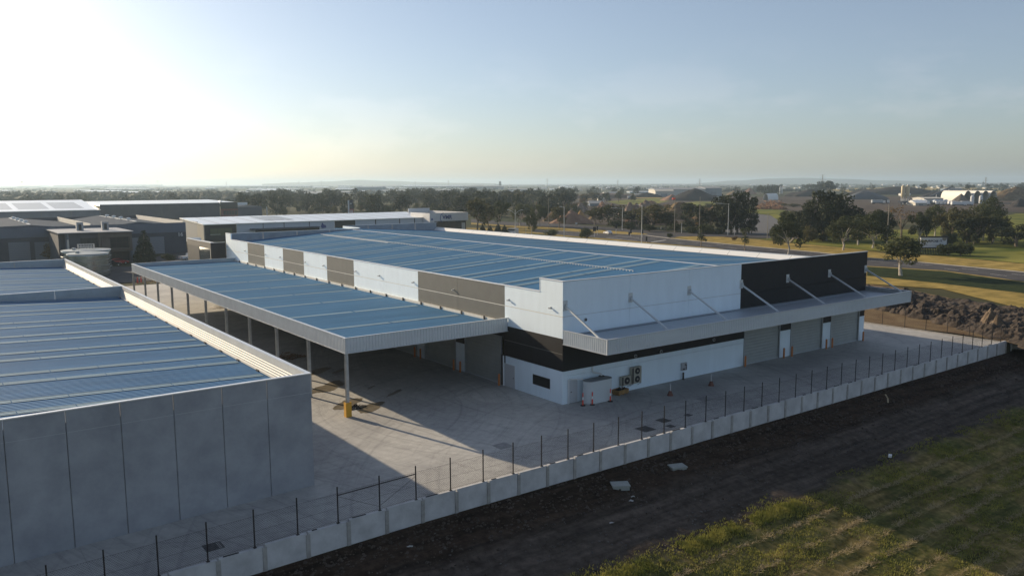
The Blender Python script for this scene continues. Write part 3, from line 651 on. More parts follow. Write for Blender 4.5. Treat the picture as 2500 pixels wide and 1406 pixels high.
# ------------------------------------------------------------------ neighbouring concrete warehouse
nx1, ny0, nzt = -25.8, -4.74, 7.55
nb = thing('concrete_warehouse', 'raw grey tilt-up concrete warehouse with a blue ribbed roof in the near corner', 'warehouse', (nx1, ny0, 0))
bnd = [nx1, -28.77, -31.61, -34.48, -37.4, -40.2, -43.16, -46.0, -48.9, -51.8, -54.7, -57.6, -60.5]
for a, c in zip(bnd, bnd[1:]):
    q = MB(); t = .02; e = .035     # chamfered edges so the joints read
    x0, x1 = c+.013, a-.013
    q.prism([(x0, ny0+e), (x0+e, ny0), (x1-e, ny0), (x1, ny0+e), (x1, ny0+.18), (x0, ny0+.18)], -1.3, nzt, 'z'); q.build('wall_panel', CONC, nb)
    q = MB(); q.box(x0+.03, x1-.03, ny0-.006, ny0+.01, 6.30, 6.315); q.build('casting_line', mat('pale_joint', (.52, .53, .54), .9), nb)
yy = ny0+.19
while yy < 99.4:
    y2 = min(99.7, yy+8.4); q = MB(); q.box(nx1-.2, nx1, yy+.012, y2-.012, -.6, nzt); q.build('wall_panel', CONC, nb); yy = y2
q = MB(); q.box(-60.5, nx1+.03, ny0-.04, ny0+.22, nzt, nzt+.07); q.build('capping', mat('bright_capping', (.80, .81, .82), .3, .4), nb)
q = MB(); q.box(nx1-.24, nx1+.04, ny0+.22, 99.74, nzt, nzt+.07); q.build('capping', CAP, nb)
def nroof(x): return 6.28 + .04*(nx1-x)
q = MB(); q.prism([(nx1-.2, nroof(nx1)), (-62, nroof(-62)), (-62, nroof(-62)-.3), (nx1-.2, nroof(nx1)-.3)], ny0+.2, 99.6, 'y'); q.build('roof', ROOFN, nb)
for k_ in range(12):
    for d in (-.95, 2.05):
        yk = d+8.4*k_
        if yk < ny0+.4 or 53 < yk < 54.6 or yk > 98.5: continue
        x = nx1-.9
        segs = 0
        while x > -60:
            q = MB(); L_ = 3.1; a, c = x-.03, x-L_+.03
            q.quad((c, yk-.40, nroof(c)+.02), (a, yk-.40, nroof(a)+.02), (a, yk+.40, nroof(a)+.02), (c, yk+.40, nroof(c)+.02))
            if yk < 36 or segs == 0:
                if yk >= 36:
                    q = MB(); c = -60; q.quad((c, yk-.40, nroof(c)+.02), (a, yk-.40, nroof(a)+.02), (a, yk+.40, nroof(a)+.02), (c, yk+.40, nroof(c)+.02))
                q.build('skylight', SKYL, nb)
            segs += 1; x -= L_
            if yk >= 36: break
# inside of the long parapet: smooth upstand over stepped ribs
UP = mat('upstand_zinc', (.50, .51, .49), .6, .0, var=.06, scale=.5)
yy = ny0+.24
while yy < 99:
    y2 = min(99.5, yy+3.4)
    if yy < 53.6 < y2: y2 = 53.6
    q = MB(); xa = nx1-.205
    q.prism([(xa, nzt), (xa-.03, nzt), (xa-.04, 7.06), (xa, 7.06)], yy+.008, y2-.008, 'y'); q.build('upstand_sheet', UP, nb); yy = y2
q = MB(); pr = []
for i in range(4):
    z = 7.05-.17*i; d = .06+.05*i; pr += [(nx1-.205-d, z), (nx1-.205-d-.05, z-.04), (nx1-.205-d-.05, z-.10), (nx1-.205-d-.0, z-.15)]
pr += [(nx1-.52, 6.34), (nx1-.72, 6.335), (nx1-.205, 6.32), (nx1-.205, 7.05)]
q.prism(pr, ny0+.24, 53.6, 'y'); q.prism(pr, 53.85, 99.5, 'y'); q.build('ribbed_upstand', UP, nb)
q = MB()
for k_ in range(22):
    yk = ny0+3.6+4.4*k_
    if abs(yk-53.7) > .5: q.box(nx1-.80, nx1-.70, yk, yk+.5, 6.30, 6.42)
q.build('flashing_clips', DSTEEL, nb)
for nm, yk in (('cross_parapet', 53.6), ('cross_parapet', 99.5)):
    x = nx1-.2
    while x > -62:
        x2 = x-7.3; q = MB(); q.box(x2+.03, x-.03, yk, yk+.2, 5.5, nzt); q.build(nm, mat('parapet_blue', (.33, .385, .42), .5, .15, var=.1, scale=.7), nb); x = x2
    q = MB(); q.box(-62, nx1-.25, yk-.04, yk+.24, nzt+.002, nzt+.07); q.build('capping', CAP, nb)

# ------------------------------------------------------------------ retaining wall and chain fence on top
rw = thing('retaining_wall', 'low concrete-panel retaining wall along the front of the yard', 'retaining wall', (0, -11.75, 0))
rnd = random.Random(5); xk = -47.1; k_ = 0
jn = []
while xk < 64.2: jn.append(xk); xk += 2.55
for i, x in enumerate(jn[:-1]):
    x2 = jn[i+1]; zt = yard_z((x+x2)/2) + .2 + rnd.uniform(-.03, .03)
    q = MB(); q.box(x+.05, x2-.05, -11.86+rnd.uniform(-.012, .012), -11.66, -2.6, zt); q.build('concrete_panel', RCONC, rw)
    if rnd.random() < .4:
        q = MB(); q.box(x+.3, x+.3+rnd.uniform(.3, .9), -11.80, -11.72, zt-.01, zt+.035); q.build('packer', RUBBER, rw)
pm = MB(); pm.box(-.12, .12, -.17, -.10, -2.5, 0); pm.box(-.04, .04, -.10, .09, -2.5, 0); pm.box(-.12, .12, .09, .12, -2.5, 0); pme = pm.mesh('wall_post', RPOST)
for x in jn: link('wall_post', pme, rw, (x, 0, yard_z(x)+.13+rnd.uniform(-.07, .03)))
q = MB(); q.box(64.15, 64.4, -11.86, -11.5, -2.4, .22); q.build('end_block', RCONC, rw)

def mesh_wires(q, pts, z0, z1, sp=.13, w=.0045):
    """chain-link: real crossing wires as fine strips"""
    for (x0, y0, g0), (x1, y1, g1) in zip(pts, pts[1:]):
        L_ = math.hypot(x1-x0, y1-y0); n = int(L_/sp); h = z1-z0; ux, uy = (x1-x0)/L_, (y1-y0)/L_
        for i in range(-int(h/sp), n):
            for s in (1, -1):
                a, c = (i*sp, i*sp+h) if s > 0 else (i*sp+h, i*sp)
                za, zc = z0, z1
                def cl(a, za, c, zc, lim, hi):
                    return a, za, c, zc
                t0, t1 = 0., 1.
                lo_, hi_ = (a, c)
                d = c-a
                for lim, sg in ((0, 1), (L_, -1)):
                    # keep the part of the wire inside the bay
                    va, vc = sg*(a-lim), sg*(c-lim)
                    if va < 0 and vc < 0: t1 = -1
                    elif va < 0: t0 = max(t0, va/(va-vc))
                    elif vc < 0: t1 = min(t1, va/(va-vc))
                if t1 <= t0: continue
                A = (a+d*t0, za+(zc-za)*t0); C_ = (a+d*t1, za+(zc-za)*t1)
                gA = g0+(g1-g0)*A[0]/L_; gC = g0+(g1-g0)*C_[0]/L_
                q.quad((x0+ux*A[0]-ux*w, y0+uy*A[0]-uy*w, gA+A[1]), (x0+ux*A[0]+ux*w, y0+uy*A[0]+uy*w, gA+A[1]), (x0+ux*C_[0]+ux*w, y0+uy*C_[0]+uy*w, gC+C_[1]), (x0+ux*C_[0]-ux*w, y0+uy*C_[0]-uy*w, gC+C_[1]))
def fence(name, label, pts, h, parent_z=0, base=.2, wires=True):
    t = thing(name, label, 'fence', (pts[0][0], pts[0][1], 0))
    for x, y, g in pts:
        q = MB(); q.tube([(x, y, g+base-.1), (x, y, g+base+h)], .042, 6); q.box(x-.09, x+.09, y-.07, y+.07, g+base-.01, g+base+.03); q.build('fence_post', DSTEEL, t)
    if wires:
        q = MB(); mesh_wires(q, pts, base+.05, base+h*.82, w=.005); o = q.build('wire_mesh', DSTEEL, t); o['kind'] = 'stuff'
    q = MB()
    for zz in (.06, .42, .82):
        for a, c in zip(pts, pts[1:]): q.bar((a[0], a[1], a[2]+base+h*zz), (c[0], c[1], c[2]+base+h*zz), .008)
    q.build('line_wire', DSTEEL, t); return t
fx = [-44.85, -42.35, -39.85, -37.35, -34.85, -32.3, -29.8, -27.3, -24.55, -22.0, -19.43, -16.85, -14.35, -11.85, -9.4, -6.9, -4.37]; x = -4.37
while x < 63: x += 2.52; fx.append(x)
fpts = [(x, -11.75, yard_z(x)) for x in fx if x < 63.6]
ff = fence('chain_fence', 'black chain-link fence standing on the retaining wall', fpts, 2.22)
q = MB()
for a, c in ((-27.3, -24.55), (-24.55, -22.0)): q.bar((a, -11.75, yard_z(a)+.2+1.7), (c, -11.75, yard_z(c)+.2+1.7), .05)
q.bar((-27.3, -11.75, 1.7), (-24.55, -11.75, .4), .014); q.bar((-24.55, -11.75, .45), (-22.0, -11.75, 1.75), .014); q.build('brace_rail', DSTEEL, ff)
spts = [(62.6, y_, 0) for y_ in (-10.2, -7.4, -4.6, -1.8, 1.1, 4.3, 7.6, 11, 14.3, 17.6, 21)]
fence('chain_fence', 'black chain-link fence along the side kerb by the bare ground', spts, 2.1, base=.1)
spts = [(64.2+.9*i, -11.0-1.6*i, -.25-.35*i) for i in range(4)]
fence('chain_fence', 'short run of chain-link fence stepping down past the wall end', spts, 1.9, base=.1)
# concrete drain past the end of the wall
q = MB(); a = [(64.6, -10.2), (66.2, -10.0), (70, -16.5), (67.5, -17.2)]
q.prism([(64.6, -10.4), (66.2, -10.0), (70.5, -16.5), (68.3, -17.2)], -1.2, -.1, 'z'); struct(q.build('drain_apron', KERB), 'pale concrete drain apron at the end of the retaining wall')
# ------------------------------------------------------------------ things in the yard
tk = thing('water_tank', 'pale grey slimline water tank beside the corner door of the white wall', 'water tank', (3.35, -1.0, 0))
def stadium(hl, r_, n=10):
    return [(hl+r_*math.cos(a), r_*math.sin(a)) for a in [-math.pi/2+math.pi*i/n for i in range(n+1)]] + [(-hl+r_*math.cos(a), r_*math.sin(a)) for a in [math.pi/2+math.pi*i/n for i in range(n+1)]]
q = MB(); rings = []
for i in range(33):
    z = .02+2.1*i/32; rr = .62 + (.022 if i % 2 else 0); rings.append([(x, y, z) for x, y in stadium(.95, rr)])
for a, c in zip(rings, rings[1:]):
    n = len(a)
    for j in range(n): q.quad(a[j], a[(j+1) % n], c[(j+1) % n], c[j])
local(q, 'tank_body', POLY, tk)
q = MB(); st0 = stadium(.95, .66); st1 = stadium(.95, .30); n = len(st0)
for j in range(n): q.quad((*st0[j], 2.11), (*st0[(j+1) % n], 2.11), (*st1[(j+1) % n], 2.2), (*st1[j], 2.2))
q.quad(*[(x, y, 2.2) for x, y in st1]); local(q, 'lid', mat('tank_lid', (.22, .24, .25), .6), tk)
q = MB(); q.tube([(.8, .3, 2.14), (.8, .3, 2.24)], .28, 14); local(q, 'strainer', RUBBER, tk)

dl = thing('delineator', '', 'bollard', (0, 0, 0), group='delineator posts in the yard')
q = MB(); q.lathe([(.24, 0), (.24, .05), (.12, .08)], k=14); local(q, 'base', RUBBER, dl)
q = MB(); q.lathe([(.075, .08), (.06, .55)], k=12); local(q, 'post', RED, dl)
q = MB(); q.lathe([(.061, .55), (.055, .82)], k=12); local(q, 'reflective_band', REFL, dl)
q = MB(); q.lathe([(.054, .82), (.045, 1.1), (.06, 1.12), (.03, 1.2)], k=12); local(q, 'top', RED, dl)
first = True
for px, py, lb in ((1423, 990, 'orange delineator post with white band, nearest the water tank corner'), (1446, 988, 'orange delineator post with white band in front of the tank middle'), (1490, 980, 'orange delineator post with white band between the tank and the timber box'),
                   (1636, 965, 'faded pale delineator post on the drain line below the switch box'), (1736, 941, 'faded pale delineator post farthest along the front yard')):
    p = gp(px, py)
    if first: dl.location = p; dl['label'] = lb; first = False
    elif px < 1600: dup(dl, p, label=lb)
    else:
        t = thing('delineator', lb, 'bollard', p, 0, 'delineator posts in the yard'); q = MB(); q.lathe([(.30, 0), (.28, .05), (.13, .42), (.06, .45)], k=14); local(q, 'base', mat('faded_base', (.16, .07, .05), .8), t); q = MB(); q.lathe([(.06, .45), (.055, 1.1), (.02, 1.13)], k=10); local(q, 'post', mat('faded_post', (.5, .5, .5), .6), t)
p = gp(1516, 962); bx = thing('timber_box', 'open timber box full of dark scrap by the white wall', 'timber box', (p.x, p.y+.1, 0), R(8))
for i, b_ in enumerate(((-.75, .75, -.45, -.41, .1, .5), (-.75, .75, .41, .45, .1, .5), (-.75, -.71, -.41, .41, .1, .5), (.71, .75, -.41, .41, .1, .5), (-.72, .72, -.41, .41, .1, .14))):
    q = MB(); q.box(*b_); local(q, 'board', WOOD, bx)
for x in (-.6, 0, .6): q = MB(); q.box(x-.06, x+.06, -.4, .4, 0, .1); local(q, 'bearer', WOOD, bx)
q = MB(); rnd = random.Random(3)
for i in range(26): a = Vector((rnd.uniform(-.6, .6), rnd.uniform(-.3, .3), rnd.uniform(.2, .5))); q.bar(a, a+Vector((rnd.uniform(-.3, .3), rnd.uniform(-.2, .2), rnd.uniform(-.05, .12))), .09)
o = local(q, 'scrap', RUBBER, bx); o['kind'] = 'stuff'

def ac_unit(label, px, py, px2, py2, fans):
    a = hy(px, py, -.1); c = hy(px2, py2, -.1); w = c.x-a.x; h = a.z-c.z
    t = thing('condenser_unit', label, 'air conditioner', (a.x, -.06, c.z))
    q = MB(); q.box(0, w, -.36, -.02, 0, h); local(q, 'casing', ACG, t)
    for i in range(fans):
        fh = h/fans; q = MB(); rr = min(w*.33, fh*.40); cz_ = fh*(i+.5); cx_ = w*.55
        q.tube([(cx_, -.365, cz_), (cx_, -.40, cz_)], rr, 18); g = local(q, 'fan_grille', GRILL, t)
        q = MB(); q.tube([(cx_, -.40, cz_), (cx_, -.43, cz_)], rr*.28, 12); local(q, 'hub', ACG, g)
    q = MB(); q.box(.02, w*.16, -.37, -.36, .05, h-.05); local(q, 'side_vent', GRILL, t)
    q = MB()
    for x in (.1, w-.1): q.box(x-.03, x+.03, -.42, .06, -.06, 0); q.bar((x, -.38, -.03), (x, .05, -.3), .04)
    local(q, 'bracket', STEEL, t)
ac_unit('low single-fan condenser unit on the white wall', 1513, 919, 1535, 936, 1)
ac_unit('tall two-fan condenser unit on the white wall', 1538, 896, 1560, 931, 2)
a, c = hy(1662, 886), hy(1674, 902); t = thing('meter_box', 'small pale switch box with dark sockets on the white wall', 'switch box', (a.x, 0, c.z))
q = MB(); q.box(0, c.x-a.x, -.18, 0, 0, a.z-c.z); local(q, 'case', mat('box_grey', (.4, .4, .42), .5), t)
for i, (u, v) in enumerate(((.62, .75), (.82, .68), (.82, .45), (.82, .22), (.45, .2), (.25, .2))):
    q = MB(); q.box((c.x-a.x)*u-.06, (c.x-a.x)*u+.06, -.22, -.18, (a.z-c.z)*v-.06, (a.z-c.z)*v+.06); local(q, 'socket', GRILL, t)
t = thing('steel_post', 'short black post at the foot of the white wall under the switch box', 'post', hy(1668, 922, -.25)*Vector((1, 1, 0)))
q = MB(); q.lathe([(.09, 0), (.09, .72), (.06, .75)], k=10); local(q, 'tube', DSTEEL, t); q = MB(); q.box(-.14, .14, -.14, .14, 0, .015); local(q, 'foot_plate', DSTEEL, t)
# orange steel bollards guarding the doors
bo = thing('bollard', '', 'bollard', (0, 0, 0), group='orange bollards guarding the roller doors')
q = MB(); q.lathe([(.11, 0), (.11, 1.12), (.075, 1.19), (.02, 1.22)], k=12); local(q, 'tube', ORANGE, bo); q = MB(); q.box(-.16, .16, -.16, .16, 0, .02); local(q, 'foot_plate', STEEL, bo)
names = ['left of the first front roller door', 'right of the first front roller door', 'left of the second front roller door', 'right of the second front roller door', 'left of the third front roller door', 'right of the third front roller door']
xs_ = [25.75, 32.75, 34.3, 41.25, 42.5, 49.4]
for i, x in enumerate(xs_):
    lb = 'orange steel bollard standing ' + names[i]
    if i == 0: bo.location = (x, -.45, 0); bo['label'] = lb
    else: dup(bo, (x, -.45, 0), label=lb)
od = ['first', 'second', 'third', 'fourth']
for k_ in range(4):
    for s, y_ in (('near', 9.25), ('far', 16.35)): dup(bo, (-.45, y_+8.4*k_, 0), label=f'orange steel bollard on the {s} side of the {od[k_]} canopy door from the corner')
# drain pits flush in the paving
def pit(px, py, s, label, M=IRON):
    p = gp(px, py); t = thing('drain_pit', label, 'drain grate', (p.x, p.y, yard_z(p.x)))
    q = MB(); q.box(-s, s, -s, -s+.06, .0, .016); q.box(-s, s, s-.06, s, 0, .016); q.box(-s, -s+.06, -s+.06, s-.06, 0, .016); q.box(s-.06, s, -s+.06, s-.06, 0, .016); local(q, 'frame', M, t)
    q = MB(); n = int(s*2/.09)
    q.box(-s+.06, s-.06, -s+.06, s-.06, .002, .006)
    for i in range(n): q.box(-s+.08+i*.09, -s+.12+i*.09, -s+.06, s-.06, .006, .014)
    local(q, 'grate', M, t)
pit(1576, 1047, .62, 'large square drain grate closest to the chain fence'); pit(1620, 1026, .5, 'square drain grate behind the large one'); pit(1637, 1040, .33, 'small drain grate right of the large one')
pit(1228, 1088, .62, 'faint grey pit cover in the shaded yard left of the sunlit strip', IRONP); pit(1720, 974, .6, 'pit cover by the far delineators', IRONP); pit(520, 1322, .5, 'drain grate beside the grey concrete building')
pit(1680, 1013, .3, 'little drain grate near the fence past the large grates')
# cable heap by the column
def heap(name, label, cat, c, rx, ry, h, M, seed, kind=None, n=90, rods=True):
    rnd = random.Random(seed); q = MB()
    for i in range(n):
        a = rnd.uniform(0, 6.28); d = math.sqrt(rnd.random()); p = Vector((rx*d*math.cos(a), ry*d*math.sin(a), max(.03, h*(1-d)*rnd.random())))
        v = Vector((rnd.gauss(0, 1), rnd.gauss(0, 1), rnd.gauss(0, .25))).normalized()*rnd.uniform(.2, .55)*min(1.4, rx)
        q.bar(p-v*.5, p+v*.5, .05)
    t = thing(name, label, cat, c); o = local(q, 'pieces', M, t); o['kind'] = 'stuff'; return t
p = gp(868, 995); heap('cable_heap', 'dark tangle of cable on the wet concrete by the column guard', 'cable heap', p, 1.0, .6, .35, RUBBER, 4)
p = gp(700, 875); heap('timber_scrap', 'heap of scrap timber in the shade beyond the near roof', 'scrap heap', p, 2.2, 1.0, .9, mat('scrap_timber', (.16, .09, .045), .9, var=.4, scale=2), 5, n=160)
# cones and trestles at the far end of the canopy
cn = thing('traffic_cone', 'orange traffic cone left of the pair by the far canopy column', 'traffic cone', gp(336, 691), group='traffic cones at the far canopy end')
q = MB(); q.box(-.28, .28, -.28, .28, 0, .05); local(q, 'base', RUBBER, cn); q = MB(); q.lathe([(.2, .05), (.06, 1.3), (.03, 1.32)], k=10); local(q, 'cone', RED, cn)
dup(cn, gp(345, 690), label='orange traffic cone right of the pair by the far canopy column')
p = gp(374, 690); heap('timber_scrap', 'loose timber and trestles under the far end of the canopy', 'scrap heap', p, 2.4, 1.0, 1.0, WOOD, 8, n=60)

# ------------------------------------------------------------------ things on the bank
def on_bank(px, py):
    z = -3.
    for _ in range(12): p = gp(px, py, z); z = bank_z(p.x, p.y) if p.y < -11.9 else 0
    return Vector((p.x, p.y, z))
for px, py, w, d, h, rz, lb in ((1514, 1188, 1.2, .85, .28, -.55, 'pale concrete pit lid on the dark soil, nearer the camera'), (1654, 1141, 1.15, .82, .2, -.35, 'pale concrete pit lid on the dark soil, farther along the wall')):
    p = on_bank(px, py); t = thing('pit_lid', lb, 'concrete lid', (p.x, p.y, p.z-.12), rz); q = MB(); q.box(-w/2, w/2, -d/2, d/2, 0, h); local(q, 'pit_wall', mat('lid_concrete', (.30, .32, .30), .85, var=.1, scale=3), t)
    q = MB(); q.prism([(-w/2-.05, -d/2-.05), (w/2+.05, -d/2-.05), (w/2+.05, d/2+.05), (-w/2-.05, d/2+.05)], h, h+.09, 'z'); local(q, 'cover', mat('lid_concrete', (.30, .32, .30), .85), t)
p = on_bank(2168, 976); t = thing('timber_plank', 'pale broken plank lying on the dark bank', 'plank', p, .5); q = MB(); q.bar((-1.5, 0, .12), (.2, .02, .06), .14, .05); q.bar((.2, .02, .08), (1.4, .25, .2), .14, .05); local(q, 'board', mat('pale_timber', (.34, .27, .16), .8, var=.2, scale=3), t)
p = on_bank(2173, 1115); t = thing('white_block', 'small white block on the grass edge', 'block', p, .4); q = MB(); q.prism([(-.2, -.12), (.2, -.12), (.17, .12), (-.18, .14)], .0, .2, 'z'); local(q, 'block', REFL, t)
for i, (px, py, lb) in enumerate(((1000, 1336, 'scrap of white paper on the dark soil'), (1545, 1214, 'crumpled white litter below the nearer pit lid'), (1541, 1224, 'second scrap of litter below the nearer pit lid'), (1493, 1278, 'pale litter on the gravel track'))):
    p = on_bank(px, py); rnd = random.Random(i); q = MB(); n = 7
    pts = [(.22*math.cos(6.28*j/n)*rnd.uniform(.5, 1.2), .16*math.sin(6.28*j/n)*rnd.uniform(.5, 1.2), rnd.uniform(.02, .14)) for j in range(n)]
    for j in range(n): q.quad((0, 0, .15), pts[j], pts[(j+1) % n])
    t = thing('litter', lb, 'litter', p); local(q, 'paper', mat('dull_paper', (.38, .38, .37), .8), t)

def clods(name, n, region, rmin, rmax, M, seed, label):
    rnd = random.Random(seed); q = MB()
    for i in range(n):
        x, y = region(rnd); r_ = rmin+(rmax-rmin)*rnd.random()**3; z = bank_z(x, y)+ .02
        base = len(q.v); pts = [(1,0,0),(-1,0,0),(0,1,0),(0,-1,0),(0,0,1),(0,0,-1)]
        q.v += [(x+r_*a*rnd.uniform(.6, 1.3), y+r_*c*rnd.uniform(.6, 1.3), z+r_*.7*d*rnd.uniform(.6, 1.2)) for a, c, d in pts]
        q.f += [tuple(base+j for j in f) for f in ((0,2,4),(2,1,4),(1,3,4),(3,0,4),(2,0,5),(1,2,5),(3,1,5),(0,3,5))]
    o = q.build(name, M, off=(0, 0, 0)); o['kind'] = 'stuff'; o['label'] = label; return o
clods('soil_clods', 9000, lambda r: (r.uniform(-48, 66), -12.1-abs(r.gauss(0, 2.6))), .02, .17, mat('clod_soil', (.035, .026, .02), .95, scale=.5, col2=(.085, .064, .05)), 1, 'loose dark clods heaped along the foot of the retaining wall')
clods('gravel_stones', 5000, lambda r: (r.uniform(-46, 66), r.gauss(-18.8, 2.4)), .02, .10, mat('gravel_stone', (.05, .045, .042), .9, scale=1, col2=(.12, .11, .105)), 2, 'loose stones on the gravel track')

def grass(name, n, region, hmin, hmax, M, seed, label, lean=.5, w=.016, per=4, spread=.10):
    rnd = random.Random(seed); q = MB(); V, F = q.v, q.f
    for i in range(n):
        s = region(rnd)
        if s is None: continue
        x, y = s; z = bank_z(x, y) + .06*noise.noise(Vector((x*.9, y*.9, 5)))
        for _ in range(per):
            a = rnd.uniform(0, 6.283); h = rnd.uniform(hmin, hmax); bx, by = x+rnd.gauss(0, spread), y+rnd.gauss(0, spread); l = lean*h*rnd.uniform(.3, 1.6)
            ca, sa = math.cos(a)*w, math.sin(a)*w; b_ = rnd.uniform(0, 6.283); tx, ty = bx+l*math.cos(b_), by+l*math.sin(b_); k0 = len(V)
            V.append((bx-ca, by-sa, z)); V.append((bx+ca, by+sa, z)); V.append((tx, ty, z+h)); F.append((k0, k0+1, k0+2))
    me = bpy.data.meshes.new(name); me.from_pydata(V, [], F); me.materials.append(M); o = link(name, me); o['kind'] = 'stuff'; o['label'] = label; return o
def greg(rnd):
    y = -20.6-(24.6*rnd.random()**1.35); x = rnd.uniform(-26, 52); y += 1.1*noise.noise(Vector((x*.16, 4, 4)))
    p = noise.fractal(Vector((x*.22, y*.30, 0)), 1, 2, 4)
    if p < -.12 + .25*rnd.random(): return None
    if y > -23 and rnd.random() < .35+.55*min(1, (y+23)/2.6): return None
    if (Vector((x, y, -4))-CAM).dot(fw) < 20: return None
    return x, y
grass('grass', 60000, greg, .05, .19, BLADE, 11, 'rough mown grass below the gravel track', w=.03)
def ridge(rnd):
    y = -22.0 + rnd.gauss(0, .35); x = rnd.uniform(-24, 4)
    if noise.noise(Vector((x*.25, 3, 0))) < -.15: return None
    return x, y
grass('grass', 5000, ridge, .08, .27, BLADE, 12, 'taller green fringe where the grass meets the track', w=.03)
WR = [-23.6, -25.6, -27.2, -28.8, -31.0, -32.7, -34.4, -36.2, -38.2]
def hay(rnd):
    y0 = rnd.choice(WR); x = rnd.uniform(-22, 60) ; y = y0 + .35*noise.noise(Vector((x*.12, y0, 0))) + rnd.gauss(0, .10)
    if noise.noise(Vector((x*.2, y0*3, 7))) < -.42: return None
    return x, y
grass('hay_windrows', 15000, hay, .04, .17, HAY, 13, 'pale dry windrows of cut hay across the mown grass', lean=2.2, w=.026, per=5, spread=.08)
# ------------------------------------------------------------------ trees
def leaf_cloud(V, F, lobes, leaf, rnd, dens, droop=.25):
    for (cx_, cy_, cz_, rx, ry, rz) in lobes:
        n = int(dens*(rx*ry+ry*rz+rx*rz)/3/(leaf*leaf))
        for i in range(n):
            d = Vector((rnd.gauss(0, 1), rnd.gauss(0, 1), rnd.gauss(0, 1))).normalized(); k = rnd.uniform(.45, 1.0)**.5*(1+.22*noise.noise(Vector((d.x*2.2+cx_, d.y*2.2+cy_, d.z*2.2+cz_))))
            p = Vector((cx_+d.x*rx*k, cy_+d.y*ry*k, cz_+d.z*rz*k)); nrm = (d + Vector((rnd.gauss(0, .7), rnd.gauss(0, .7), rnd.gauss(0, .7)+.2))).normalized()
            e = Vector((rnd.gauss(0, 1), rnd.gauss(0, 1), rnd.gauss(0, 1)-droop)); t = (e - nrm*e.dot(nrm)).normalized(); s_ = nrm.cross(t); a = leaf*rnd.uniform(.6, 1.3); w = a*.5
            b0 = len(V); V.extend([tuple(p-t*a*.6), tuple(p+s_*w*.6+nrm*a*.08), tuple(p+t*a*.7), tuple(p-s_*w*.6+nrm*a*.08)]); F.append((b0, b0+1, b0+2, b0+3))
def mesh_of(V, F, name, M):
    me = bpy.data.meshes.new(name); me.from_pydata(V, [], F); me.materials.append(M); return me
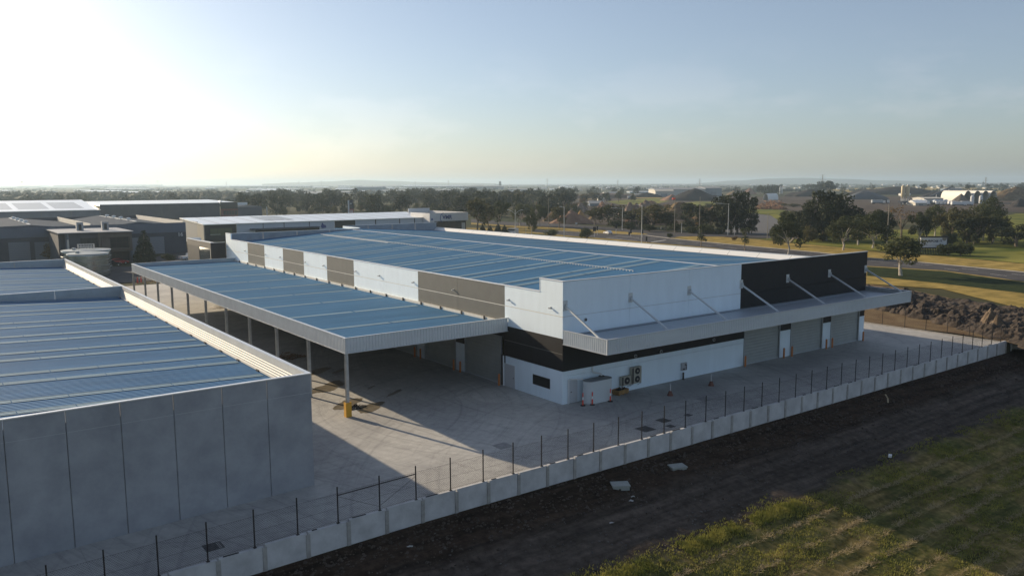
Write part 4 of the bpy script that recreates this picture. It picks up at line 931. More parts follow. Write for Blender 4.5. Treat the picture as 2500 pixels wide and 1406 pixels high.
def tree_mesh(kind, seed, leafM, barkM, leaf=.42, dens=5.0):
    """unit sizes: about 10 m tall; returns crown mesh, trunk mesh, height, width"""
    rnd = random.Random(seed); lobes = []; q = MB()
    if kind == 'gum':
        H = 10; bz = rnd.uniform(2.4, 3.2); q.tube([(0, 0, -.2), (.1*rnd.gauss(0, 1), .1*rnd.gauss(0, 1), bz*.6), (.15, 0, bz)], [.26, .2, .17], 7)
        nl = rnd.randint(5, 7)
        for i in range(nl):
            a = 6.283*i/nl+rnd.uniform(-.4, .4); d = rnd.uniform(1.3, 2.9); z = rnd.uniform(4.4, 8.0); e = Vector((d*math.cos(a), d*math.sin(a), z))
            q.tube([(.15, 0, bz-.1), (e.x*.45, e.y*.45, bz+(z-bz)*.55), tuple(e)], [.13, .09, .04], 5)
            for _ in range(3): lobes.append((e.x+rnd.gauss(0, .6), e.y+rnd.gauss(0, .6), z+rnd.gauss(.2, .6), rnd.uniform(.9, 1.5), rnd.uniform(.9, 1.5), rnd.uniform(.8, 1.25)))
            if rnd.random() < .85: lobes.append((e.x*1.1, e.y*1.1, z-rnd.uniform(1.2, 2.2), .9, .9, .95))
        lobes += [(0, 0, 8.6, 1.5, 1.5, 1.0), (rnd.gauss(0, .8), rnd.gauss(0, .8), 7.4, 1.6, 1.6, 1.2), (0, 0, 9.2, .9, .9, .7)]
    elif kind == 'dense':
        H = 10; q.tube([(0, 0, -.2), (0, 0, 3.2)], [.35, .26], 7)
        for i in range(22):
            a = rnd.uniform(0, 6.283); z = rnd.uniform(1.6, 8.6); d = (1-((z-4.6)/5.6)**2)**.5*3.2*rnd.uniform(.45, 1); lobes.append((d*math.cos(a), d*math.sin(a), z, rnd.uniform(1, 1.8), rnd.uniform(1, 1.8), rnd.uniform(.9, 1.4)))
        for i in range(4): a = 6.283*i/4; q.tube([(0, 0, 2.2), (1.4*math.cos(a), 1.4*math.sin(a), 5)], [.15, .06], 5)
    elif kind == 'conifer':
        H = 10; q.tube([(0, 0, -.2), (0, 0, 9.4)], [.22, .04], 7); z = 1.0
        while z < 9.7:
            rr = 2.1*(1-z/10.3)**.85+.1; n = max(2, int(rr*4))
            for i in range(n): a = rnd.uniform(0, 6.283); lobes.append((rr*.62*math.cos(a), rr*.62*math.sin(a), z, rr*.48+.1, rr*.48+.1, .55))
            z += .5
    elif kind == 'bush':
        H = 10; q.tube([(0, 0, -.3), (0, 0, 3)], [.5, .3], 6)
        for i in range(15): a = rnd.uniform(0, 6.283); d = rnd.uniform(0, 4); lobes.append((d*math.cos(a), d*math.sin(a), rnd.uniform(2.2, 7.2), rnd.uniform(1.8, 2.8), rnd.uniform(1.8, 2.8), rnd.uniform(1.5, 2.6)))
    elif kind == 'sapling':
        H = 10; q.tube([(0, 0, -.2), (.1, 0, 4), (0, 0, 8.5)], [.16, .12, .04], 6)
        for i in range(11): a = rnd.uniform(0, 6.283); z = rnd.uniform(3.6, 9); d = 1.3*rnd.random(); lobes.append((d*math.cos(a), d*math.sin(a), z, .9, .9, 1.0))
    elif kind == 'sparse':
        H = 10; q.tube([(0, 0, -.2), (.2, .1, 2.4)], [.26, .2], 6)
        for i in range(9):
            a = 6.283*i/9+rnd.uniform(-.3, .3); d = rnd.uniform(1.6, 3.2); z = rnd.uniform(5.5, 9); e = (d*math.cos(a), d*math.sin(a), z)
            q.tube([(.2, .1, 2.3), (e[0]*.4, e[1]*.4, 4.6), e], [.12, .08, .025], 5)
            for j in range(3): q.tube([(e[0]*.6, e[1]*.6, 5.4), (e[0]*.9+rnd.gauss(0, .7), e[1]*.9+rnd.gauss(0, .7), z*.9+rnd.gauss(0, .5))], [.05, .015], 4)
            lobes.append((e[0], e[1], z, .9, .9, .6)); lobes.append((e[0]*.8+rnd.gauss(0, .6), e[1]*.8+rnd.gauss(0, .6), z-.8, .8, .8, .5))
        dens *= .30
    V, F = [], []; leaf_cloud(V, F, lobes, leaf, rnd, dens)
    zs = [v[2] for v in V]; xs2 = [v[0] for v in V]
    return mesh_of(V, F, 'crown', leafM), q.mesh('trunk', barkM), max(zs), max(xs2)-min(xs2)
TREES = {}
def variants(kind, key, n, leafM, barkM, **k): TREES[key] = [tree_mesh(kind, 100+i*7+len(TREES)*31, leafM, barkM, **k) for i in range(n)]
variants('gum', 'gum', 4, LEAF, BARKW, leaf=.40, dens=15); variants('dense', 'dense', 3, LEAFD, BARK, leaf=.55, dens=13); variants('conifer', 'conifer', 2, LEAFC, BARK, leaf=.45, dens=14)
variants('bush', 'bush', 3, LEAF, BARK, leaf=.8, dens=13); variants('sapling', 'sapling', 2, LEAF, BARK, leaf=.42, dens=13); variants('sparse', 'sparse', 2, LEAFR, BARK, leaf=.34, dens=14)
variants('gum', 'olive', 3, LEAFO, BARK, leaf=.55, dens=13); variants('gum', 'far', 4, LEAFD, BARK, leaf=.85, dens=13); variants('dense', 'fardense', 3, LEAFD, BARK, leaf=1.0, dens=12)
variants('bush', 'olivebush', 2, LEAFO, BARK, leaf=.8, dens=12); variants('bush', 'brownbush', 2, LEAFR, BARK, leaf=.75, dens=12)
TR = random.Random(77)
TN = {'gum': 'gum_tree', 'dense': 'dense_tree', 'conifer': 'conifer_tree', 'bush': 'shrub', 'sapling': 'young_tree', 'sparse': 'sparse_tree', 'olive': 'olive_tree', 'far': 'distant_tree', 'fardense': 'distant_tree', 'olivebush': 'shrub', 'brownbush': 'shrub'}
def tree_at(p, h, w, key, label, group=None, cat=None):
    crown, trunk, H_, W_ = TR.choice(TREES[key]); rz = TR.uniform(0, 6.28)
    t = thing(TN[key], label, cat or ('shrub' if 'bush' in key else 'tree'), p, rz, group); t.scale = (w/W_*1.14, w/W_*1.14, h/H_*1.02)
    link('trunk', trunk, t); link('crown', crown, t); return t
def tree_px(px, base, top, wpx, key, label, group=None, z=0.):
    p = gp(px, base, z); d = depth(p)/FPX; return tree_at(p, (base-top)*d, wpx*d, key, label, group)
T = tree_px
T(2199, 673, 577, 106, 'gum', 'full round gum tree with a pale trunk, nearest the highway edge')
T(1924, 622, 517, 78, 'gum', 'tall gum tree with a low side branch beside the road past the black wall')
T(2058, 611, 527, 86, 'gum', 'broad gum tree behind the top of the black wall')
T(2130, 606, 519, 88, 'gum', 'gum tree left of the tall bare pole')
T(2018, 588, 522, 62, 'gum', 'gum tree in front of the dense dark clump')
T(2243, 596, 518, 52, 'gum', 'slim gum tree at the left end of the billboard')
T(2282, 576, 501, 50, 'gum', 'gum tree standing behind the billboard')
T(2200, 580, 502, 68, 'sparse', 'thin brown half-bare tree right of the tall pole')
T(2325, 588, 507, 58, 'olive', 'dull green tree in the row right of the billboard'); T(2352, 590, 512, 50, 'olive', 'second dull green tree in the row right of the billboard')
T(2385, 593, 520, 72, 'olive', 'wide dull green tree at the middle of the field row'); T(2424, 592, 524, 60, 'gum', 'gum tree in front of the tall open tree in the field'); T(2418, 560, 480, 78, 'gum', 'tall open gum tree below the arched sheds'); T(2445, 590, 544, 42, 'olive', 'small leaning tree at the right end of the field row')
T(2480, 602, 552, 74, 'dense', 'dark bushy tree at the right edge of the field'); T(2530, 600, 548, 80, 'dense', 'dark bushy tree just past the right edge of the field')
T(2315, 624, 596, 52, 'bush', 'dark shrub in front of the billboard foot'); T(2345, 625, 594, 46, 'bush', 'dark shrub right of the billboard foot'); T(2368, 624, 596, 20, 'bush', 'small upright shrub at the field edge')
for i, (px, b_, t_, w_) in enumerate(((1985, 585, 492, 60), (2010, 588, 466, 78), (2040, 584, 470, 72), (2070, 588, 500, 60), (2098, 588, 515, 46), (1968, 588, 510, 40))):
    T(px, b_, t_, w_, 'dense', 'dark dense tree in the big clump behind the roadside gums', 'dark clump behind the roadside gums')
for i, (px, b_, t_, w_) in enumerate(((1768, 568, 476, 52), (1800, 569, 468, 58), (1828, 570, 482, 40), (1785, 571, 490, 60), (1835, 571, 520, 26))):
    T(px, b_, t_, w_, 'dense', 'very dark tree in the tall clump at the side road', 'dark clump at the side road')
T(1692, 567, 496, 62, 'dense', 'dark rounded tree left of the tall clump'); T(1735, 567, 512, 50, 'olive', 'olive tree between the two dark clumps')
T(1711, 606, 549, 24, 'sapling', 'young roadside tree left on the median'); T(1818, 612, 556, 26, 'sapling', 'young roadside tree right on the median'); T(1636, 581, 569, 16, 'bush', 'small shrub at the median nose'); T(1794, 588, 577, 14, 'brownbush', 'low brown shrub on the median'); T(1723, 590, 583, 8, 'bush', 'tiny shrub on the median')
T(1592, 562, 500, 92, 'olive', 'olive-green tree mass beside the rubble'); T(1560, 558, 512, 54, 'dense', 'dark tree at the foot of the rubble'); T(1625, 563, 520, 60, 'olive', 'olive bush tree beside the crossing pole')
T(1485, 551, 500, 66, 'olive', 'dull tree before the sandy pile'); T(1452, 550, 512, 44, 'olive', 'small dull tree before the sandy pile'); T(1520, 555, 515, 56, 'dense', 'dark tree left of the rubble bank')
T(1365, 557, 503, 42, 'olive', 'slender tree behind the lone tall pole'); T(1316, 553, 499, 46, 'gum', 'leaning gum on the left median'); T(1298, 575, 513, 36, 'gum', 'dark gum tree nearest the white parapet'); T(1270, 551, 497, 44, 'gum', 'gum tree behind the double lamp')
T(1218, 556, 491, 54, 'gum', 'gum tree right of the white sign building'); T(1166, 566, 484, 52, 'olive', 'tall dull gum at the corner of the white sign building'); T(1192, 560, 497, 40, 'olive', 'dull gum between the sign building and the lamp')
T(1346, 579, 561, 36, 'bush', 'round clipped shrub left behind the roof edge'); T(1432, 585, 556, 36, 'bush', 'round leaning shrub right behind the roof edge')
for i, px in enumerate((1178, 1197, 1216, 1232)): T(px, 572-i*0, 546+(i % 2)*4, 20, 'conifer', 'small dark conifer in the row beside the sign building', 'conifers beside the sign building')
for px in (1150, 1165, 1205, 1225, 1240): T(px, 576, 565, 18, 'bush', 'low hedge shrub in front of the sign building', 'hedge shrubs by the sign building')
T(355, 642, 563, 48, 'conifer', 'dark pointed conifer in front of the grey warehouse'); T(130, 634, 590, 46, 'brownbush', 'autumn-coloured tree behind the near roof'); T(148, 634, 600, 30, 'brownbush', 'second autumn-coloured tree behind the tanks'); T(409, 640, 619, 36, 'bush', 'rounded shrub beside the pointed conifer')
for px, b_, t_, w_ in ((1650, 566, 545, 40), (1690, 570, 552, 36), (1720, 571, 548, 44), (1755, 572, 555, 34), (1585, 566, 548, 40), (1540, 560, 542, 40), (1500, 556, 540, 40)): T(px, b_, t_, w_, 'bush', 'dark roadside shrub along the far side of the crossing', 'roadside shrubs beyond the crossing')
for px, b_, t_, w_, k_, lb in ((2140, 584, 512, 60, 'gum', 'dark gum at the right end of the roadside clump'), (2165, 582, 524, 46, 'dense', 'dense tree behind the tall pale pole'), (2095, 598, 524, 58, 'gum', 'gum filling the gap behind the black wall'), (2262, 582, 512, 46, 'gum', 'gum just left of the billboard top'), (2302, 584, 520, 50, 'olive', 'dull tree over the billboard right half'), (2400, 588, 508, 56, 'gum', 'gum between the wide tree and the tall open one'), (2360, 594, 530, 54, 'dense', 'dense low tree in the field row'), (1950, 584, 514, 52, 'dense', 'dense tree left of the big clump'), (1905, 600, 552, 30, 'bush', 'bush under the tall gum side branch'), (2440, 574, 528, 50, 'olive', 'dull tree right of the tall open one')):
    T(px, b_, t_, w_, k_, lb)
# scrub on the old spoil bank
for i in range(34): px = TR.uniform(1590, 1790); py = TR.uniform(508, 560); T(px, py, py-TR.uniform(10, 22), TR.uniform(16, 32), TR.choice(['olivebush', 'olivebush', 'brownbush']), 'scrubby grey-green bush on the old spoil bank', 'scrub on the spoil bank')
for i in range(16): px = TR.uniform(1900, 1985); py = TR.uniform(500, 560); T(px, py, py-TR.uniform(8, 16), TR.uniform(16, 28), 'olivebush', 'low green bush on the slope beside the timber pile', 'bushes beside the timber pile')
# belts of trees, front to back
def belt(n, x0, x1, y0, y1, h0, h1, keys, label, group, clip=None):
    k_ = 0
    while k_ < n:
        px, py = TR.uniform(x0, x1), TR.uniform(y0, y1)
        if clip and not clip(px, py): continue
        p = gp(px, py); h = TR.uniform(h0, h1); tree_at(p, h, h*TR.uniform(.65, 1.0), TR.choice(keys), label, group); k_ += 1
belt(46, 560, 1130, 505, 528, 10, 15, ['far', 'fardense', 'far'], 'dark tree in the belt behind the long white roof', 'tree belt behind the white roof')
belt(40, 640, 1130, 490, 505, 10, 16, ['far', 'fardense'], 'tree in the second row behind the long white roof', 'tree belt behind the white roof')
belt(40, 1120, 1400, 500, 530, 9, 15, ['far', 'fardense', 'olive'], 'dark tree in the wood between the sign building and the quarry', 'wood beside the quarry')
belt(46, 1000, 1420, 484, 500, 10, 16, ['far', 'fardense'], 'tree at the back of the wood beside the quarry', 'wood beside the quarry')
belt(12, 1420, 1570, 487, 500, 7, 11, ['far', 'olive'], 'tree scattered at the quarry edge', 'quarry edge trees')
belt(34, -40, 640, 474, 498, 7, 12, ['far', 'fardense'], 'hazy tree among the factories', 'hazy trees among the factories')
belt(14, 20, 480, 496, 508, 8, 12, ['far', 'fardense'], 'dark tree just behind the second row of roofs', 'trees behind the second row of roofs')
belt(26, 1780, 2060, 464, 478, 10, 17, ['far', 'fardense'], 'hazy tree on the rise behind the timber pile', 'trees on the rise')
belt(40, 2040, 2560, 452, 472, 10, 17, ['far', 'fardense'], 'hazy tree behind the quarry plant', 'trees behind the quarry plant')
belt(6, 1990, 2030, 470, 476, 16, 22, ['far'], 'tall flat-topped tree on the rise', 'trees on the rise')
belt(14, 1360, 1620, 470, 480, 8, 14, ['far', 'fardense'], 'hazy tree behind the brown bank', 'trees behind the brown bank')
belt(60, 560, 1130, 506, 528, 4, 8, ['bush', 'olivebush'], 'low dark bush under the belt behind the long white roof', 'undergrowth behind the white roof')
belt(50, 1120, 1460, 494, 532, 4, 8, ['bush', 'olivebush', 'brownbush'], 'low bush in the wood beside the quarry', 'undergrowth beside the quarry')
belt(24, 1880, 2110, 560, 592, 3, 6, ['bush', 'olivebush'], 'low bush at the foot of the roadside gums', 'bushes under the roadside gums')
belt(14, 2240, 2500, 575, 600, 2.5, 5, ['bush', 'olivebush'], 'low bush along the field row', 'bushes along the field row')
# far-off wooded plain that reads as one mass
def woods(name, n, d0, d1, a0, a1, seed, label, h=(7, 15)):
    rnd = random.Random(seed); V, F = [], []
    for i in range(n):
        d = math.exp(rnd.uniform(math.log(d0), math.log(d1))); px = rnd.uniform(a0, a1); r_ = ray(px, 447); k = d/math.hypot(r_.x, r_.y); c = CAM + r_*k
        if noise.noise(Vector((c.x*.0016, c.y*.0016, seed))) < .0: continue
        hh = rnd.uniform(*h); w = hh*rnd.uniform(.8, 1.8)
        for j in range(5):
            cx_, cy_ = c.x+rnd.gauss(0, w*.5), c.y+rnd.gauss(0, w*.5); lz = hh*rnd.uniform(.35, .75); rr = w*rnd.uniform(.3, .5)
            b0 = len(V); m_ = 7; V.append((cx_, cy_, lz+hh*.3)); 
            for i2 in range(m_): a = 6.283*i2/m_; q_ = rr*rnd.uniform(.7, 1.2); V.append((cx_+q_*math.cos(a), cy_+q_*math.sin(a), lz+hh*rnd.uniform(-.12, .12)))
            for i2 in range(m_): a = 6.283*i2/m_; q_ = rr*rnd.uniform(.5, 1.0); V.append((cx_+q_*math.cos(a), cy_+q_*math.sin(a), 0))
            F += [(b0, b0+1+i2, b0+1+(i2+1) % m_) for i2 in range(m_)] + [(b0+1+i2, b0+1+m_+i2, b0+1+m_+(i2+1) % m_, b0+1+(i2+1) % m_) for i2 in range(m_)]
    me = mesh_of(V, F, name, mat('far_woods', (.030, .038, .020), .9, var=.35, scale=.02)); o = link(name, me); o['kind'] = 'stuff'; o['label'] = label
woods('woodland', 2600, 1500, 8600, -250, 2750, 3, 'hazy wooded plain stretching to the horizon', (3, 7))
woods('woodland', 500, 1000, 1600, -200, 700, 5, 'hazy tree cover between the left-hand factories', (6, 11))
# ------------------------------------------------------------------ background buildings
def slab_wall(t, name, M, *b): q = MB(); q.box(*b); return q.build(name, M, t)
def framed(t, name, x0, x1, z0, z1, y, M, FM, mull=1, trans=0):
    """window or shutter in a wall that faces -Y, with frame and mullions as its sub-part"""
    q = MB(); q.box(x0, x1, y-.02, y+.1, z0, z1); o = q.build(name, M, t); f = MB(); s = .14
    f.box(x0-s, x1+s, y-.08, y+.05, z1, z1+s); f.box(x0-s, x1+s, y-.08, y+.05, z0-s, z0); f.box(x0-s, x0, y-.08, y+.05, z0, z1); f.box(x1, x1+s, y-.08, y+.05, z0, z1)
    for i in range(1, mull): xm = x0+(x1-x0)*i/mull; f.box(xm-.05, xm+.05, y-.06, y+.04, z0, z1)
    for i in range(1, trans): zm = z0+(z1-z0)*i/trans; f.box(x0, x1, y-.055, y+.035, zm-.05, zm+.05)
    f.build('frame', FM, o); return o
# B1: wide grey warehouse behind the tanks
Y1 = 195.5; b1 = thing('grey_warehouse', 'wide dark grey warehouse with pale shutters behind the tanks', 'warehouse', (-14, Y1, 0))
H1 = 8.8
for a, c in ((-75, -60.2), (-60.2, -45), (-45, -29.8), (-29.8, -14.5), (-14.5, 3), (3, 19)):
    slab_wall(b1, 'wall_panel', BGREY, a+.03, c-.03, Y1, Y1+.3, 6.1, H1); slab_wall(b1, 'wall_panel', BDARK, a+.03, c-.03, Y1+.01, Y1+.3, 0, 6.08)
slab_wall(b1, 'wall_panel', BDARK, 18.7, 19, Y1+.31, 258, 0, H1); slab_wall(b1, 'wall_panel', BDARK, -75, 19, 258, 258.3, 0, H1+.3)
for x0, x1, z1 in ((-26.2, -21.3, 5.0), (-20.2, -16.1, 4.8), (8.8, 12.7, 4.95), (-36, -31, 5), (-44, -39, 5), (3.6, 6.0, 4.9)):
    o = slab_wall(b1, 'roller_door', mat('shutter_dull', (.20, .215, .24), .6), x0, x1, Y1-.02, Y1+.1, 0, z1)
    q = MB()
    for i in range(int(z1/.5)): q.box(x0+.05, x1-.05, Y1-.045, Y1-.02, .3+i*.5, .36+i*.5)
    q.build('shutter_rib', BGREY, o)
for x0, x1 in ((-75, -6.3), (-6.2, 18.7)):
    xm = (x0+x1)/2 if x0 > -10 else -20.5
    q = MB(); q.prism([(x0, 7.9), (xm, 9.4), (x1, 7.9), (x1, 7.7), (x0, 7.7)], Y1+.31, 258, 'y'); q.build('roof', GROOF, b1)
    q = MB(); q.bar((xm, Y1+4, 9.46), (xm, 255, 9.46), .35, .12); q.build('ridge_cap', CAP, b1)
    for k_ in range(4):
        q = MB(); q.lathe([(.32, 9.3), (.32, 9.7), (.62, 9.75), (.62, 10.1), (.2, 10.25)], xm, Y1+14+k_*11, 10); q.build('roof_vent', CAP, b1)
for x in (-6.25, 18.5): q = MB(); q.box(x-.15, x+.15, Y1+.31, 258, 7.6, 9.3); q.build('fire_wall', mat('pale_parapet', (.55, .54, .50), .7), b1)
q = MB(); q.box(-75, 19.05, Y1-.05, Y1+.35, H1, H1+.08); q.build('capping', GROOF, b1)
tx = text_mesh('16', 1.5, .04, BWHITE, 'number'); o = link('number', tx, b1, (17.3+14, -.06, 4.9)); o.rotation_euler = (R(90), 0, 0)
# B0: two-storey brown office in front of it
Y0 = 172.8; of = thing('office_building', 'brown two-storey office with framed upper windows behind the tanks', 'office', (-8, Y0, 0))
slab_wall(of, 'wall', BBROWN, -8.4, -.5, Y0, Y0+.4, 3.0, 7.9); slab_wall(of, 'wall', BDARK, -15.1, -8.45, Y0+.02, Y0+.4, 0, 7.8); slab_wall(of, 'wall', BGREY, -8.4, -.6, Y0+1.6, Y0+1.9, 0, 3.0)
slab_wall(of, 'wall', BGREY, -.9, -.5, Y0+.41, Y0+21, 0, 7.9); slab_wall(of, 'wall', BDARK, -17.0, -15.12, Y0+3, Y0+21, 0, 7.9); slab_wall(of, 'wall', BGREY, -15.5, -15.12, Y0-.5, Y0+3, 0, 8.1)
q = MB(); q.prism([(-17.4, 8.05), (-.2, 7.95), (-.2, 8.15), (-17.4, 8.25)], Y0-1.0, Y0+22, 'y'); q.build('roof', mat('pale_roof', (.30, .32, .35), .6), of)
for a in (( -7.6, -1.0, 6.75, 6.95), (-7.6, -1.0, 3.5, 3.75)): slab_wall(of, 'window_surround', BBROWN, a[0], a[1], Y0-.5, Y0-.002, a[2], a[3])
for a in ((-7.8, -7.4), (-1.2, -.8)): slab_wall(of, 'window_surround', BBROWN, a[0], a[1], Y0-.5, Y0-.002, 3.76, 6.74)
framed(of, 'window', -5.6, -1.5, 3.95, 6.5, Y0-.02, GLASSG, BBLACK, 3, 2); framed(of, 'window', -12.4, -8.7, 4.5, 6.6, Y0, GLASSG, BBLACK, 3); framed(of, 'window', -14.4, -9.4, .6, 3, Y0, GLASSG, BBLACK, 4); framed(of, 'window', -7.6, -1.2, .3, 2.7, Y0+1.58, GLASSG, BBLACK, 4)
slab_wall(of, 'column', BDARK, -1.3, -.9, Y0+.02, Y0+.38, 0, 2.98); slab_wall(of, 'louvre', BCREAM, -15.6, -15.2, Y0-.9, Y0-.52, 2, 6.5)
for x in (-11.2, -5.2):
    q = MB(); q.box(x-.8, x+.8, Y0+8, Y0+9.4, 8.1, 10.4); o = q.build('air_plant', mat('plant_grey', (.33, .34, .35), .6), of); q = MB(); q.box(x-.35, x+.35, Y0+7.96, Y0+8.0, 8.4, 9.9); q.build('grille', GRILL, o)
# B2, B3: second row
Y2 = 443.5; b2 = thing('solar_warehouse', 'low grey factory with solar panels on a bright white roof', 'factory', (-20, Y2, 0))
for x in range(-130, 38, 14): slab_wall(b2, 'wall_panel', BGREY, x+.05, min(38.6, x+13.95), Y2, Y2+.4, 0, 6.2)
slab_wall(b2, 'wall_panel', BGREY, 38.2, 38.6, Y2+.41, Y2+60, 0, 6.2)
q = MB(); q.prism([(Y2-.4, 6.4), (Y2+62, 11.0), (Y2+62, 10.7), (Y2-.4, 6.1)], -130, 38.8, 'x'); q.build('roof', WROOF, b2)
sl_ = 4.6/62.4
for i in range(9):
    x0 = -120+i*17.2
    q = MB(); y0, y1 = Y2+9, Y2+46; q.quad((x0, y0, 6.45+(y0-Y2)*sl_), (x0+14.5, y0, 6.45+(y0-Y2)*sl_), (x0+14.5, y1, 6.45+(y1-Y2)*sl_), (x0, y1, 6.45+(y1-Y2)*sl_)); q.build('solar_panel', mat('solar_grey', (.46, .47, .47), .35, .4), b2)
q = MB(); q.bar((-130, Y2+62.6, 10.4), (38, Y2+62.6, 10.4), .6, 1.6); q.build('ridge_wall', BDARK, b2)
Y3 = 447.2; b3 = thing('dark_factory', 'long dark factory with a red-brown entrance end in the second row', 'factory', (85, Y3, 0))
for x in range(39, 105, 11): slab_wall(b3, 'wall_panel', BDARK, x+.04, min(105.4, x+10.96), Y3, Y3+.4, 0, 8.9)
slab_wall(b3, 'wall_panel', BBLACK, 105.5, 115.8, Y3-.4, Y3+.3, 5.2, 9.2); slab_wall(b3, 'wall_panel', REDB, 105.5, 115.8, Y3-.3, Y3+.3, 0, 1.2); slab_wall(b3, 'wall_panel', REDB, 105.5, 115.8, Y3-.3, Y3+.3, 4.2, 5.2); slab_wall(b3, 'wall_panel', REDB, 105.5, 106.8, Y3-.3, Y3+.3, 1.2, 4.2)
framed(b3, 'window', 107, 115.5, 1.4, 4.0, Y3-.1, GLASSG, REDB, 5)
for x in (116, 123.6): slab_wall(b3, 'wall_panel', mat('blue_grey_wall', (.075, .085, .11), .7), x, x+7.5, Y3+.1, Y3+.5, 0, 6.0)
q = MB(); q.prism([(Y3+.41, 9.05), (Y3+60, 9.9), (Y3+60, 8.4), (Y3+.41, 8.4)], 39, 116, 'x'); q.build('roof', WROOF, b3); q = MB(); q.prism([(Y3+.51, 6.2), (Y3+50, 7.2), (Y3+50, 5.6), (Y3+.51, 5.6)], 116.1, 131, 'x'); q.build('roof', GROOF, b3)
for a in ((109, 110, 9.2, 10.2), (118, 126, 7, 8.6)): q = MB(); q.box(a[0], a[1], Y3+12, Y3+14, a[2], a[3]); q.build('roof_plant', CAP, b3)
# B4: long white-roofed factory with the sign parapet
Y4 = 240.; b4 = thing('sign_warehouse', 'long white-roofed factory ending in a white parapet with a blue sign', 'factory', (85, Y4, 0))
E0, E1 = 6.0, 7.3
slab_wall(b4, 'wall_panel', BBLACK, 37, 48, Y4, Y4+.4, 0, E0); xs4 = [48.1, 58, 66, 76, 86.5]
for a, c in zip(xs4, xs4[1:]): slab_wall(b4, 'wall_panel', mat('pale_blue_wall', (.52, .56, .60), .7), a+.12, c-.12, Y4, Y4+.4, 0, E0-.05)
slab_wall(b4, 'wall_panel', BBLACK, 86.6, 94.8, Y4, Y4+.4, 0, E0-.05)
for a, c in ((95, 104), (104.2, 115), (115.2, 122), (122.2, 132)): slab_wall(b4, 'wall_panel', mat('pale_blue_wall', (.52, .56, .60), .7), a+.12, c-.12, Y4, Y4+.4, 0, E0-.05)
for a in (58, 66, 76, 95, 104.1, 115.1, 122.1, 132.): slab_wall(b4, 'pilaster', BBLACK, a-.11, a+.11, Y4-.05, Y4+.4, 0, E0-.04)
framed(b4, 'window', 38.8, 46.5, 1.8, 4.4, Y4-.01, mat('lit_reflection_glass', (.10, .12, .07), .15, spec=.7), BBLACK, 3); slab_wall(b4, 'balcony_rail', STEEL, 38.6, 42.2, Y4-.5, Y4-.44, 2.2, 2.35)
slab_wall(b4, 'wall_panel', mat('stone_cladding', (.32, .31, .27), .8), 36.6, 36.95, Y4, Y4+8, 0, E0); slab_wall(b4, 'wall_panel', mat('silver_wall', (.25, .26, .265), .7), 36.6, 36.95, Y4+8.05, Y4+31, 0, 6.6)
q = MB(); q.box(53, 79, Y4-3, Y4-.05, 3.5, 3.9); q.build('entrance_awning', GROOF, b4); slab_wall(b4, 'entrance', BBLACK, 55, 80, Y4-.06, Y4-.0, 0, 3.4)
q = MB(); q.prism([(Y4-.5, E0), (Y4+31, E1), (Y4+31, E1-.3), (Y4-.5, E0-.25)], 36.4, 135, 'x'); q.build('roof', WROOF, b4)
for i in range(13):
    x = 42+7*i; q = MB(); q.quad((x, Y4+.5, E0+.065), (x+.35, Y4+.5, E0+.065), (x+.35, Y4+30, E1-.02), (x, Y4+30, E1-.02)); q.build('roof_seam', mat('seam_grey', (.42, .41, .39), .6), b4)
for i in range(3): q = MB(); y0, y1 = Y4+8, Y4+26; x = 62+4*i; q.quad((x, y0, E0+.43), (x+3.4, y0, E0+.43), (x+3.4, y1, E1-.1), (x, y1, E1-.1)); q.build('solar_panel', mat('solar_grey', (.46, .47, .47), .35, .4), b4)
sa, sb, sc_ = hy(1049, 521, Y4-6), hy(1143, 521, Y4-6), hy(1049, 541, Y4-6)
slab_wall(b4, 'sign_parapet', BWHITE, sa.x, sb.x, Y4-6, Y4-5.6, sc_.z, sa.z); slab_wall(b4, 'sign_parapet', BWHITE, sb.x-.4, sb.x, Y4-5.59, Y4+26, sc_.z, sa.z); slab_wall(b4, 'sign_parapet', BWHITE, sa.x, sa.x+.4, Y4-5.59, Y4+10, 0, sa.z); slab_wall(b4, 'sign_parapet', BWHITE, sa.x+8, sb.x, Y4+26, Y4+26.4, sc_.z, sa.z+1.1)
q = MB(); q.box(sa.x+.4, sb.x-.4, Y4-5.5, Y4+26, sc_.z-.3, sc_.z); q.build('roof', GROOF, b4)
slab_wall(b4, 'column', BWHITE, sa.x, sa.x+2.1, Y4-6, Y4-5.5, 0, sc_.z)
framed(b4, 'shopfront', sa.x+2.3, sb.x-.5, .3, sc_.z-.1, Y4-4.6, GLASSG, BBLACK, 9)
slab_wall(b4, 'shutter', BCREAM, sb.x-2.6, sb.x-.9, Y4-4.9, Y4-4.72, .4, 3.4)
slab_wall(b4, 'notice', BBLACK, sa.x+.4, sa.x+1.8, Y4-6.05, Y4-6.01, sc_.z-1.0, sc_.z-.25)
NAVY = mat('navy_letters', (.015, .05, .22), .5)
tx = text_mesh('VMR', 2.3, .06, NAVY, 'lettering'); pc = hy(1092, 534.6, Y4-6.1); o = link('lettering', tx, b4, (pc.x-85, -6.08, pc.z)); o.rotation_euler = (R(90), 0, 0)
q = MB()
for i in range(16): a = R(95+i*9); a2 = R(95+(i+1)*9); q.bar((pc.x-1.5+1.9*math.cos(a), Y4-6.06, pc.z+.5+2.0*math.sin(a)), (pc.x-1.5+1.9*math.cos(a2), Y4-6.06, pc.z+.5+2.0*math.sin(a2)), .18)
q.build('emblem', NAVY, b4); q = MB(); q.tube([(sa.x+1.1, Y4-6.0, sc_.z+.8), (sa.x+1.1, Y4-6.08, sc_.z+.8)], .45, 14); q.build('emblem', NAVY, b4)
q = MB(); q.prism([(80.6, 3.7), (81.2, 5.2), (81.8, 4.4), (82.6, 4.2), (82.8, 3.2), (81, 3.0)], Y4-.08, Y4-.02, 'y'); q.build('emblem', NAVY, b4)
